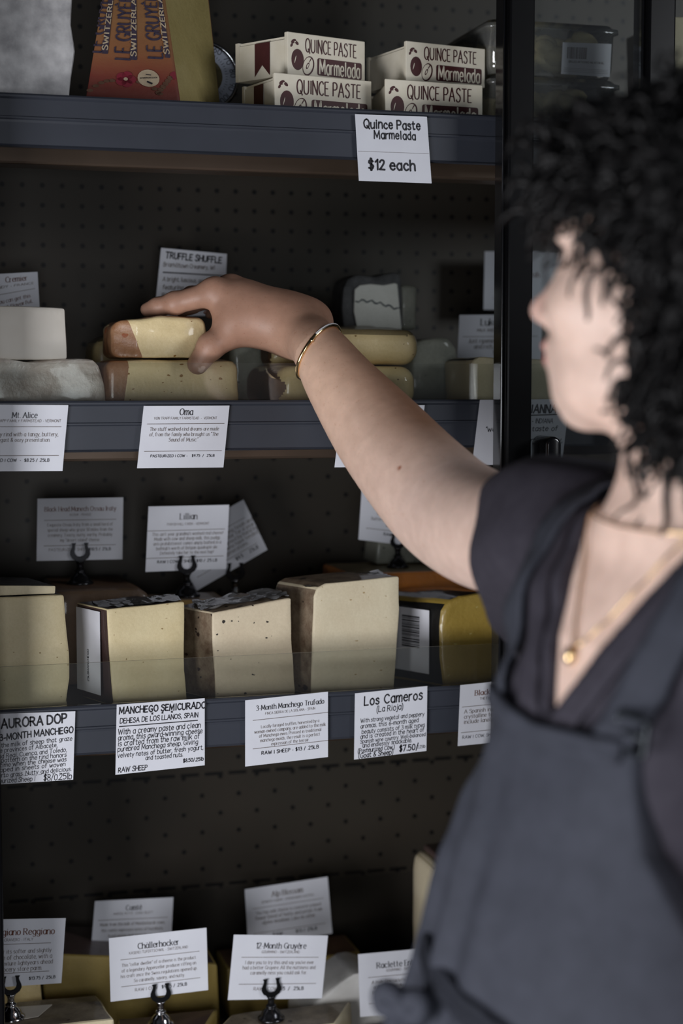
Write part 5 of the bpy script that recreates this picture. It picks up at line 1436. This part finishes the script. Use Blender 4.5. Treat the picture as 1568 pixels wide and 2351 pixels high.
for k in range(4):
    b0 = wrL - Z2 * .065 + nT * (.062 - .018 * k) ; fingL.append([(Cone(b0, b0 - Z2 * .035 + nT * .018, .010, .009), .004), (Cone(b0 - Z2 * .035 + nT * .018, b0 - Z2 * .068 + nT * .018, .009, .0065), .004)])
b0 = wrL - Z2 * .015 + nT * .03; fingL.append([(Cone(b0, b0 - Z2 * .045 + nT * .045, .013, .010), .006), (Cone(b0 - Z2 * .045 + nT * .045, b0 - Z2 * .075 + nT * .05, .010, .0075), .004)])
class TorsoP:
    c = (tO + tN) / 2; R = 10
    def __call__(s, p): return torso(p)
def body_base(p, c=None, B=None):
    d = union([(TorsoP(), .03)] + [(Cone(shR, tw(.05, -.005, .385 * SC), .054, .052), .04), (Cone(shL, tw(-.05, 0, .40 * SC), .055, .06), .04), (Ell(bustR, (.050, .046, .052)), .03), (Ell(bustL, (.054, .048, .054)), .03),
               (Cone(tw(.015, .050, .438 * SC), tw(.11, .022, .418 * SC), .010, .010), .02), (Cone(tw(-.015, .050, .438 * SC), tw(-.11, .022, .418 * SC), .010, .010), .02)], .03)(p, c, B)
    return d
def body(p, c=None, B=None):
    d = body_base(p, c, B)
    # the hollow between the collar bones
    a = smin(union(arm, .006)(p, c, B), union(palm, .03)(p, c, B), .022); d = smin(d, a, .03)
    a = union(armL, .03)(p, c, B); d = smin(d, a, .03)
    h = union(head_prims, .03)(p, c, B)
    for e in eyes: h = smax(h, -(np.linalg.norm(p - e - hFw * .012, axis=1) - .0155), .010)
    # parting of the lips
    h = smin(h, union(neck_prims, .03)(p, c, B), .025)
    d = smin(d, h, .02)
    base = d
    out = base
    for f in fing: out = np.minimum(out, smin(base, union(f, .005)(p, c, B), .007 if f is not fing[4] else .010))
    for f in fingL: out = np.minimum(out, smin(base, union(f, .005)(p, c, B), .007))
    if True:
        u = loc(p)[2]
        out = smax(out, -(u - .02), .004)
    return out
allp = np.array([shR, elR, wrR, shL, elL, wrL, Hc, tO, tN] + [f[3] for f in (index, middle, ring_, pinky, thumb)])
lo, hi = allp.min(0) - .16, allp.max(0) + .17
V, F = surface_nets(body, lo, hi, .0024)

nb = NB('skin')
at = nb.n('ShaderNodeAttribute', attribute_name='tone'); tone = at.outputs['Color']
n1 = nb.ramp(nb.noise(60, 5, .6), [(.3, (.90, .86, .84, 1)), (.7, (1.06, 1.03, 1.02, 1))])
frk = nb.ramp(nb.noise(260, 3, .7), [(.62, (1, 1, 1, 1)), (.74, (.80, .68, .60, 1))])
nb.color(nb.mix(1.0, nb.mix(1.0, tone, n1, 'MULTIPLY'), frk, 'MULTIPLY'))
nb.set(Roughness=.5)
nb.p.inputs['Subsurface Weight'].default_value = .12
nb.p.inputs['Subsurface Radius'].default_value = (1, .35, .2); nb.p.inputs['Subsurface Scale'].default_value = .006
nb.bump(nb.noise(500, 4, .6), .12, .0006)
M_skin = nb.m
person = np_obj('person', V, F, M_skin)
tag(person, 'person with dark curly hair in a black shirt and grey apron, reaching for cheese', 'person')
# pigment: paler upper arm and face, tanned forearm, lips, a mole; some shade painted in
SKN = np.array([.76, .565, .475]); TAN_SHADE = np.array([.36, .19, .115]); HND = np.array([.40, .225, .155]); FOR = np.array([.76, .52, .385]); LIP = np.array([.52, .07, .10]); NAIL = np.array([.62, .40, .36])
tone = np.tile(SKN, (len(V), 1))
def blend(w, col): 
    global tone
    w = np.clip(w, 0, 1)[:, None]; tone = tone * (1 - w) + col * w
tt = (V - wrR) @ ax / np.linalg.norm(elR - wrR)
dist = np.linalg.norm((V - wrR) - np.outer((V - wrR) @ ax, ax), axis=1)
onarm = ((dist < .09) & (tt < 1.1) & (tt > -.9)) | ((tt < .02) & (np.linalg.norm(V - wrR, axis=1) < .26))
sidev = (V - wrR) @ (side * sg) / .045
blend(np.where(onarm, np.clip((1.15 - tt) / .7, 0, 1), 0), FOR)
blend(np.where(onarm, np.clip(.30 - sidev * .8, 0, 1) * np.clip((1.12 - tt) / .3, 0, 1), 0), TAN_SHADE)  # brown along the upper edge: part tan, part painted shade
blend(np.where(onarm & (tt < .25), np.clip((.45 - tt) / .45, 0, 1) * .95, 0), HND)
for c0, r0 in ((hw(.1045, 0, -.0755), .0115), (hw(.103, 0, -.0865), .0110)):
    q = (V - c0) @ HM.T; blend(1.6 - np.sqrt((q[:, 0] / .012) ** 2 + (q[:, 1] / .021) ** 2 + (q[:, 2] / .0072) ** 2) * 1.2, LIP)
blend((1.3 - np.linalg.norm(V - hw(.115, 0, -.05), axis=1) / .022) * .35, np.array([.62, .26, .22]))
mole = pt(917, 1075, 1.62); i = np.argmin(((V - CAM) / np.linalg.norm(V - CAM, axis=1)[:, None]) @ (-(mole - A3(CAM)) / np.linalg.norm(mole - A3(CAM))))
blend(2 - np.linalg.norm(V - V[i], axis=1) / .0016, np.array([.36, .12, .06]))
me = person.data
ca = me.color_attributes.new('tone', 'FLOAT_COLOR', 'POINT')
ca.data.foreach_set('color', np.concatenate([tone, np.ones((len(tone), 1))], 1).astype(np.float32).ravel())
# eyes, brows, nails
M_eye, M_iris = simple('eye_white', (.7, .68, .66, 1), rough=.15), simple('dark_brown_iris', (.02, .012, .008, 1), rough=.1)
for e in eyes:
    bm = bmesh.new(); bmesh.ops.create_uvsphere(bm, u_segments=20, v_segments=12, radius=.0118, matrix=Matrix.Translation(e))
    ey = bm_obj('eye', bm, M_eye, person, True)
    bm = bmesh.new(); add_lathe(bm, [(.0052, 0), (.004, .0009), (.0004, .0012)], Vector(e + hFw * .0112 * .985), 14, axis=Vector(hFw).to_track_quat('Z', 'Y').to_matrix().to_4x4())
    bm_obj('iris', bm, M_iris, ey, True)
M_hair = simple('black_curly_hair', (.006, .0055, .006, 1), (.012, .011, .011, 1), 60, .45, bump=.3, bscale=700, spec=.32)
for s in (1, -1):
    bm = bmesh.new()
    add_tube(bm, [hw(.092 - .004 * k * k * .18, s * (.012 + .008 * k), .010 + .004 * math.sin(k * .8)) for k in range(5)], [.0028, .0032, .003, .0024, .001], 6)
    bm_obj('eyebrow', bm, M_hair, person, True)
M_nail = simple('fingernail', (.62, .38, .33, 1), rough=.25, coat=.4)
for ch, r in ((index, .0068), (middle, .007), (ring_, .0066), (pinky, .0058), (thumb, .0085)):
    d = (ch[3] - ch[2]); d /= np.linalg.norm(d)
    up = A3(UPV) - d * (A3(UPV) @ d) if ch is not thumb else -R2 * .2 - A3(FWD) * -.9; up = up - d * (up @ d); up /= np.linalg.norm(up)
    sd_ = np.cross(d, up); M = Matrix(((sd_[0], d[0], up[0], 0), (sd_[1], d[1], up[1], 0), (sd_[2], d[2], up[2], 0), (0, 0, 0, 1)))
    bm = bmesh.new(); c0 = ch[3] + up * (r * .72) + d * .001
    bmesh.ops.create_uvsphere(bm, u_segments=12, v_segments=8, radius=1, matrix=Matrix.Translation(c0) @ M @ Matrix.Diagonal((r * .72, .0062, .0022, 1)))
    bm_obj('fingernail', bm, M_nail, person, True)

# ---- clothing
def vneck(p):
    a, n, u = loc(p)
    w = np.clip((u - .292 * SC) / (.165 * SC), -1, 2) * .074
    return np.where(n > -.01, np.abs(a) - w, .05)
slR0, slR1 = pt(1330, 1245, 1.38), pt(1128, 1283, 1.545)
slN = -.95 * R2 + .31 * F2; slC = pt(1150, 1282, 1.50)
slax = (slR1 - slR0) / np.linalg.norm(slR1 - slR0)
def shirt_solid(p, c=None, B=None):
    d = torso(p, .009)
    d = smin(d, Cone(tw(.06, -.010, .375 * SC), shR, .062, .064)(p), .05)
    sl = Cone(slR0, slR1, .076, .0790)(p)
    sl = smax(sl, (p - slC) @ slN, .003)
    d = smin(d, sl, .035)
    d = smin(d, Cone(tw(-.06, -.005, .385 * SC), shL, .066, .066)(p), .05)
    sL = Cone(shL, shL + (elL - shL) * .75, .064, .070)(p); lx = (elL - shL) / np.linalg.norm(elL - shL)
    sL = smax(sL, (p - shL) @ lx - .17, .003)
    d = smin(d, sL, .025)
    for b in (bustR, bustL): d = smin(d, Ell(b, (.057, .053, .060))(p), .03)
    # folds that run from the armpit
    a, n, u = loc(p)
    q = p - tw(.13, .05, .30 * SC)
    f = np.sin(((p @ slax) * 60 + (p @ uH) * 95) + 2.5 * wob(p, 14, 5)) * .0035 * np.exp(-(np.linalg.norm(q, axis=1) / .13) ** 2)
    f += .0022 * wob(p, 34, 8)
    return d + f
def shirt(p, c=None, B=None):
    d = shirt_solid(p, c, B)
    u = loc(p)[2]
    d = smax(d, -vneck(p), .004)
    d = smax(d, -(u - .005), .003)
    d = smax(d, u - .470 * SC, .006)
    return d
M_shirt = simple('charcoal_shirt', srgb(52, 49, 57), srgb(59, 56, 64), 80, .85, bump=.25, bscale=900, spec=.2, bdist=.0006)
pl = np.array([tw(s * .2, t, u) for s in (-1, 1) for t in (-.15, .2) for u in (0, .5)] + [slR1, elL])
V2, F2_ = surface_nets(shirt, pl.min(0) - .1, pl.max(0) + .1, .004)
np_obj('shirt', V2, F2_, M_shirt, person)
# collar facings along the neckline
bm = bmesh.new()
def on_shirt(q, off, direction, solid=None):
    """push a point along direction until it sits off above the shirt"""
    lo_, hi_ = -.08, .14; sd = solid or shirt_solid
    ts = np.linspace(hi_, lo_, 90); pts_ = q[None] + direction[None] * ts[:, None]
    v = sd(pts_)
    k = np.argmax(v < off)
    return pts_[max(k - 1, 0)]
def strip(bm, path, width_dir, w, off, out, th=.0022, mi=0, taper=None):
    """a cloth band lying on the shirt"""
    rows = []
    for i, q in enumerate(path):
        ww = w if taper is None else w * taper(i / (len(path) - 1))
        L = [on_shirt(q + width_dir * ww * t, off, out) for t in (-1, -.5, 0, .5, 1)]
        rows.append(([bm.verts.new(v + out * th) for v in L], [bm.verts.new(v - out * .0015) for v in L]))
    for (a, b), (a2, b2) in zip(rows, rows[1:]):
        for k in range(4):
            for q in ((a[k], a[k + 1], a2[k + 1], a2[k]), (b[k], b2[k], b2[k + 1], b[k + 1])): bm.faces.new(q).smooth = True
        for k in (0, 4): bm.faces.new((a[k], a2[k], b2[k], b[k]))
    for a, b in (rows[0], rows[-1]):
        for k in range(4): bm.faces.new((a[k], b[k], b[k + 1], a[k + 1]))
    bmesh.ops.recalc_face_normals(bm, faces=bm.faces[:])
for s in (1, -1):
    path = [tw(s * (.006 + .074 * t) + s * .013, .05, (.292 + .165 * t * .93) * SC) for t in np.linspace(0, 1, 16)]
    strip(bm, path, aT * s, .012, .0008, nT, .003)
bm_obj('collar', bm, M_shirt, person, True)
# apron
def apron_region(p):
    a, n, u = loc(p)
    top = .284 * SC
    w = np.interp(u, np.array([-.3, .02, .09, .16, .22, .30]) * SC, [.26, .24, .205, .135, .100, .086])
    d = np.maximum(np.abs(a) - w, u - top - .010 * np.abs(a) / .08)
    return np.maximum(d, -(n + .02))
def apron(p, c=None, B=None):
    a, n, u = loc(p)
    base = shirt_solid(p, c, B)
    flare = .006 * np.clip((.26 * SC - u) / (.30 * SC), 0, 1.3)
    folds = -.0055 * (1 + np.sin(a * 120 + 1.2 * np.sin(u * 11))) * np.clip((.28 * SC - u) / .12, 0, 1) * np.clip((a + .01) / .05, 0, 1) - .003 * (1 + wob(p, 18, 21)) * np.clip((.25 * SC - u) / .2, 0, 1)
    # hangs straight from the bust to the belly
    belly = Ell(tw(0, .022, .08 * SC), (.135, .100, .26), np.stack([aT, nT, uH]))(p)
    base = smin(base, belly, .04)
    d = base - .006 - flare + folds
    d = np.maximum(d, -(base + .007))
    return smax(d, apron_region(p), .002)
pl = np.array([tw(s * .26, t, u) for s in (-1, 1) for t in (-.1, .22) for u in (-.32, .32 * SC)])
V3, F3 = surface_nets(apron, pl.min(0) - .05, pl.max(0) + .05, .0036, pad=1.8)
M_apron = simple('slate_apron', srgb(52, 54, 62), srgb(59, 61, 70), 50, .8, bump=.3, bscale=700, spec=.2, bdist=.0006)
ap = np_obj('apron', V3, F3, M_apron, person)
def apron_solid(p):
    a, n, u = loc(p)
    base = shirt_solid(p); belly = Ell(tw(0, .022, .08 * SC), (.135, .100, .26), np.stack([aT, nT, uH]))(p)
    return smin(base, belly, .04) - .010 - .006 * np.clip((.26 * SC - u) / (.30 * SC), 0, 1.3)
for s in (1, -1):
    bm = bmesh.new()
    path = [tw(s * (.070 + .022 * math.sin(t * 2.2)), .05 - .05 * t, (.262 + .205 * t) * SC) for t in np.linspace(0, 1, 20)]
    outs = nT * .8 + uH * .3
    strip(bm, path, aT, .015, .0055, nT * .9 + uH * .45, .003)
    bm_obj('strap', bm, M_apron, ap, True)
# hem along the bib top, buckle, waist tie and bow
bm = bmesh.new()
path = [tw(a, .05, (.284 * SC) - .004 + .010 * abs(a) / .08) for a in np.linspace(-.082, .082, 22)]
strip(bm, path, uH, .008, .008, nT, .0035)
bm_obj('bib_hem', bm, M_apron, ap, True)
bm = bmesh.new()
bc = on_shirt(tw(-.086, .05, .305 * SC), .011, nT)
pts = [bc + aT * (.015 * max(-1, min(1, 1.5 * math.cos(t)))) + uH * (.012 * max(-1, min(1, 1.5 * math.sin(t)))) for t in np.linspace(0, 2 * math.pi, 29)[:-1]]
add_tube(bm, pts, .0022, 8, closed=True)
add_tube(bm, [bc - aT * .015, bc + aT * .015], .0020, 8)
bm_obj('buckle', bm, simple('dark_buckle', (.03, .035, .04, 1), rough=.35, metal=.6), ap, True)
bm = bmesh.new()
path = [tw(a, .05, .064 * SC + .012 * math.sin(a * 9)) for a in np.linspace(-.15, .10, 26)]
strip_pts = [on_shirt(q, .004, nT, apron_solid) for q in path]
rows = []
for q in strip_pts: rows.append([bm.verts.new(q + uH * w + nT * o) for w, o in ((-.011, 0), (-.006, .004), (.006, .004), (.011, 0))])
for a, b in zip(rows, rows[1:]):
    for k in range(3): bm.faces.new((a[k], a[k + 1], b[k + 1], b[k])).smooth = True
bmesh.ops.solidify(bm, geom=bm.faces[:], thickness=.002)
bm_obj('waist_tie', bm, M_apron, ap, True)
bow = on_shirt(tw(.058, .05, .046 * SC), .010, nT, apron_solid) + nT * .010
bm = bmesh.new()
bmesh.ops.create_uvsphere(bm, u_segments=16, v_segments=10, radius=1, matrix=Matrix.Translation(bow) @ Matrix.Diagonal((.016, .014, .013, 1)))
for s, dz in ((1, .012), (-1, .008)):
    dirv = (-R2 * .75 + aT * .5) if s > 0 else (R2 * .5 - aT * .55)
    pts = [bow + dirv * (.017 * math.sin(t)) * 1.0 + uH * (.007 * math.sin(2 * t) + dz * math.sin(t) * .3) + nT * .006 for t in np.linspace(0, math.pi, 14)]
    add_tube(bm, pts, [.005] + [.0085] * 12 + [.005], 8)
for s in (1, -1):
    pts = [bow + (-R2 * .016 * s + aT * .01) * t - uH * (.07 * t) + nT * (.012 * math.sin(t * 3)) for t in np.linspace(0, 1, 10)]
    add_tube(bm, pts, [.006] + [.008] * 8 + [.003], 8)
bm_obj('bow', bm, M_apron, ap, True)
# trousers and shoes
def trousers(p, c=None, B=None):
    d = smax(torso(p, .006), loc(p)[2] - .0, .004)
    for s in (1, -1):
        hipp = tw(.085 * s, 0, -.04); kn = hipp * 1.0; kn = np.array([hipp[0], hipp[1], .47]) + nH * .02; an = np.array([hipp[0], hipp[1], .075])
        d = smin(d, Cone(hipp, kn, .094, .066)(p), .04); d = smin(d, Cone(kn, an, .066, .052)(p), .03)
    return smax(d, .07 - p[:, 2], .003)
pl = np.array([tw(s * .2, t, 0) for s in (-1, 1) for t in (-.16, .2)])
l_, h_ = pl.min(0) - .05, pl.max(0) + .05; l_[2] = .03; h_[2] = tO[2] + .06
V4, F4 = surface_nets(trousers, l_, h_, .008)
np_obj('trousers', V4, F4, simple('black_trousers', srgb(34, 34, 38), srgb(40, 40, 44), 60, .85), person)
for s in (1, -1):
    hipp = tw(.085 * s, 0, -.04); fo = np.array([hipp[0], hipp[1], 0])
    def shoe(p, c=None, B=None):
        d = smin(Cone(fo + nH * .13 + Z2 * .035, fo - nH * .04 + Z2 * .045, .036, .040)(p), Cone(fo + Z2 * .05, fo + Z2 * .11, .044, .046)(p), .03)
        return smax(smax(d, .002 - p[:, 2], .003), p[:, 2] - .115, .003)
    Vs, Fs = surface_nets(shoe, fo - np.array([.2, .2, .02]), fo + np.array([.2, .2, .14]), .006)
    np_obj('shoe', Vs, Fs, simple('black_leather_shoe', (.02, .02, .021, 1), rough=.4), person)

# ---- jewellery
M_gold = simple('gold', (.83, .60, .32, 1), rough=.16, metal=1.0)
M_gem = simple('clear_stones', (.85, .85, .88, 1), rough=.05, coat=1.0)
e0, e1 = pt(771, 756, 1.808), pt(699, 858, 1.804)
cen = (e0 + e1) / 2; va = (e0 - e1) / 2
hd = -ax
vb = -A3(FWD) * .0285 + hd * .012
bm = bmesh.new()
def ringpt(t, off):
    dv = va / np.linalg.norm(va) * math.cos(t) + vb / np.linalg.norm(vb) * math.sin(t)
    ts = np.linspace(.012, .06, 160); v = body(cen[None] + dv[None] * ts[:, None])
    k = int(np.argmax(v > 0)); return ts[k] + off, dv
rr_ = [ringpt(t, .0016)[0] for t in np.linspace(0, 2 * math.pi, 65)[:-1]]
rr_ = [max(rr_[k], .5 * (rr_[k - 2] + rr_[(k + 2) % 64])) for k in range(64)]
def rp(t):
    k = t / (2 * math.pi) * 64; a0 = int(k) % 64; w_ = k - int(k)
    dv = va / np.linalg.norm(va) * math.cos(t) + vb / np.linalg.norm(vb) * math.sin(t)
    return cen + dv * (rr_[a0] * (1 - w_) + rr_[(a0 + 1) % 64] * w_)
br = [rp(t) for t in np.linspace(0, 2 * math.pi, 65)[:-1]]
add_tube(bm, br, .0023, 10, closed=True)
brc = bm_obj('bracelet', bm, M_gold, person, True)
bm = bmesh.new()
for t in np.linspace(.12, 1.35, 22):
    q = rp(t)
    out = q - cen; out /= np.linalg.norm(out)
    bmesh.ops.create_icosphere(bm, subdivisions=1, radius=.0014, matrix=Matrix.Translation(q + out * .0014))
o = bm_obj('stones', bm, M_gem, brc); o['kind'] = 'stuff'
bm = bmesh.new()
q = rp(1.62)
add_tube(bm, [q + ax * .0016 * k for k in range(-1, 3)], [.0022, .0027, .0024, .0016], 8)
bm_obj('clasp', bm, M_gold, brc, True)
def body_solid(p): return body_base(p)
def on_body(q, off, direction): 
    ts = np.linspace(.12, -.08, 120); pts_ = q[None] + direction[None] * ts[:, None]
    v = smin(body_base(pts_), union(neck_prims, .03)(pts_), .025); k = np.argmax(v < off); return pts_[max(k - 1, 0)]
bm = bmesh.new()
ch = []
for t in np.linspace(-1, 1, 40):
    a = .062 * t; uu = (.345 + .105 * abs(t) ** 1.1) * SC
    ch.append(on_body(tw(a, .04, uu), .0016, nT))
add_tube(bm, ch, .0009, 6)
nk = bm_obj('necklace', bm, M_gold, person, True)
bm = bmesh.new(); bmesh.ops.create_uvsphere(bm, u_segments=14, v_segments=8, radius=1, matrix=Matrix.Translation(ch[20] - uH * .007 + nT * .002) @ Matrix.Diagonal((.005, .005, .007, 1)))
bm_obj('pendant', bm, M_gold, nk, True)
bm = bmesh.new()
ch2 = [on_body(tw(.066 * math.sin(t), .05, (.432 + .022 * (1 - math.cos(t))) * SC), .0014, nT * .9 + uH * .3) for t in np.linspace(-1.5, 1.5, 40)]
add_tube(bm, ch2, .0009, 6)
bm_obj('short_necklace', bm, M_gold, person, True)

# ---- hair: a dark mass with loose curls all over it
def hair_mass(p, c=None, B=None):
    d = Ell(hw(-.008, 0, .012), (.116, .098, .108), HM)(p)
    d = smin(d, Ell(hw(-.050, 0, -.075), (.070, .086, .095), HM)(p), .04)
    d = smin(d, Ell(hw(-.060, 0, -.150), (.055, .075, .070), HM)(p), .04)
    q = (p - Hc) @ HM.T
    face = np.maximum(.010 - q[:, 0] + .55 * np.maximum(0, -.05 - q[:, 2]), q[:, 2] - .052)      # keep the face free
    d = smax(d, -face, .012)
    d = smin(d, Ell(hw(.072, 0, .072), (.034, .062, .034), HM)(p), .03)
    return d + .010 * wob(p, 70, 40) + .006 * wob(p, 150, 41)
V5, F5 = surface_nets(hair_mass, Hc - .26, Hc + .22, .004)
hair = np_obj('hair', V5, F5, M_hair, person)
rh = np.random.default_rng(77)
cv, cf = [], []
def curl(root, direction, length, R0, r, turns, droop):
    d = direction / np.linalg.norm(direction); nseg = int(10 * turns)
    e = np.cross(d, rh.normal(size=3)); e /= np.linalg.norm(e); g = np.cross(d, e); ph = rh.uniform(0, 6.28)
    pts = []
    for k in range(nseg + 1):
        t = k / nseg; a = ph + t * turns * 6.283
        RR = R0 * (.45 + .55 * math.sin(math.pi * min(1, t * 1.3 + .12)))
        pts.append(root + d * length * t + (e * math.cos(a) + g * math.sin(a)) * RR - Z2 * droop * t * t)
    pts = np.array(pts); tn = np.gradient(pts, axis=0); tn /= np.linalg.norm(tn, axis=1)[:, None]
    b0 = len(cv) and sum(len(x) for x in cv) or 0
    rx = np.cross(tn, d); rx /= np.linalg.norm(rx, axis=1)[:, None] + 1e-9; ry = np.cross(tn, rx)
    rad = r * (1 - .55 * np.linspace(0, 1, nseg + 1) ** 2)
    S_ = 5
    ringv = np.stack([pts + (rx * math.cos(2 * math.pi * k / S_) + ry * math.sin(2 * math.pi * k / S_)) * rad[:, None] for k in range(S_)], 1)
    cv.append(ringv.reshape(-1, 3))
    for i in range(nseg):
        for k in range(S_):
            cf.append((b0 + i * S_ + k, b0 + i * S_ + (k + 1) % S_, b0 + (i + 1) * S_ + (k + 1) % S_, b0 + (i + 1) * S_ + k))
nc = 0
while nc < 1500:
    v = rh.normal(size=3); v /= np.linalg.norm(v)
    if v[2] < -.75 or v[0] > .93: continue
    # root on the hair mass, in head coordinates (front, side, up)
    if v[2] > -.1: rr = np.array([.098, .082, .094]); c0 = np.array([-.010, 0, .014])
    else: rr = np.array([.085, .085, .115]); c0 = np.array([-.035, 0, -.045])
    q = c0 + v * rr
    if q[0] > .042 and q[2] < .045: continue
    if q[2] < -.03 and q[0] > -.008: continue
    if q[2] < .0 and q[0] > .030: continue
    root = Hc + HM.T @ q
    out = HM.T @ (v * np.array([1.0, 1.0, .9]))
    down = rh.uniform(.1, .75)
    d = out * rh.uniform(.4, 1.0) - Z2 * down + rh.normal(size=3) * .30
    if q[0] > .045: d = d + hFw * .35
    curl(root, d, rh.uniform(.035, .062), rh.uniform(.006, .0115), rh.uniform(.0020, .0032), rh.uniform(1.2, 2.6), .012)
    nc += 1
# forelocks falling over the forehead and cheek, and ringlets down the neck
for k in range(150):
    s = rh.uniform(-.065, .065); root = hw(.078 + rh.uniform(-.03, .012) - abs(s) * .3, s, .052 + rh.uniform(-.010, .03))
    curl(root, hFw * rh.uniform(.25, 1.0) - hU * rh.uniform(.3, 1.0) + hS * s * 6 + rh.normal(size=3) * .15, rh.uniform(.045, .075), rh.uniform(.006, .010), .0024, rh.uniform(1.5, 2.5), .01)
for k in range(130):
    root = hw(.084 + rh.uniform(-.02, .014), rh.uniform(-.06, .06), .066 + rh.uniform(-.03, .03))
    curl(root, hFw * rh.uniform(.5, 1.0) - hU * rh.uniform(.0, .9) + rh.normal(size=3) * .35, rh.uniform(.03, .05), rh.uniform(.007, .011), .0027, rh.uniform(1.3, 2.3), .008)
for k in range(120):
    t = rh.uniform(0, 1); sd2 = near * rh.uniform(.058, .078)
    root = hw(.006 - .060 * t + rh.uniform(-.010, .012), sd2, .01 - .125 * t)
    curl(root, hFw * rh.uniform(.0, .5) - hU * rh.uniform(.7, 1.0) + hS * near * rh.uniform(0, .3) + rh.normal(size=3) * .12, rh.uniform(.03, .06), rh.uniform(.006, .010), .0023, rh.uniform(1.3, 2.3), .005)
for k in range(320):
    th = rh.uniform(0, 1); sd2 = (near if rh.random() < .75 else -near) * rh.uniform(.070, .092)
    root = hw(rh.uniform(-.095, .000), sd2, rh.uniform(-.10, .06))
    curl(root, hS * np.sign(sd2) * rh.uniform(.4, 1.0) - hU * rh.uniform(.2, .9) + rh.normal(size=3) * .3, rh.uniform(.035, .06), rh.uniform(.006, .011), .0026, rh.uniform(1.3, 2.4), .008)
for k in range(150):
    root = hw(rh.uniform(-.11, -.015), rh.uniform(-.08, .08), rh.uniform(-.20, -.08))
    curl(root, -hU + rh.normal(size=3) * .25 - hFw * .1, rh.uniform(.05, .085), rh.uniform(.007, .011), .0026, rh.uniform(1.6, 2.6), .0)
np_obj('curls', np.concatenate(cv), np.array(cf), M_hair, hair)['kind'] = 'stuff'
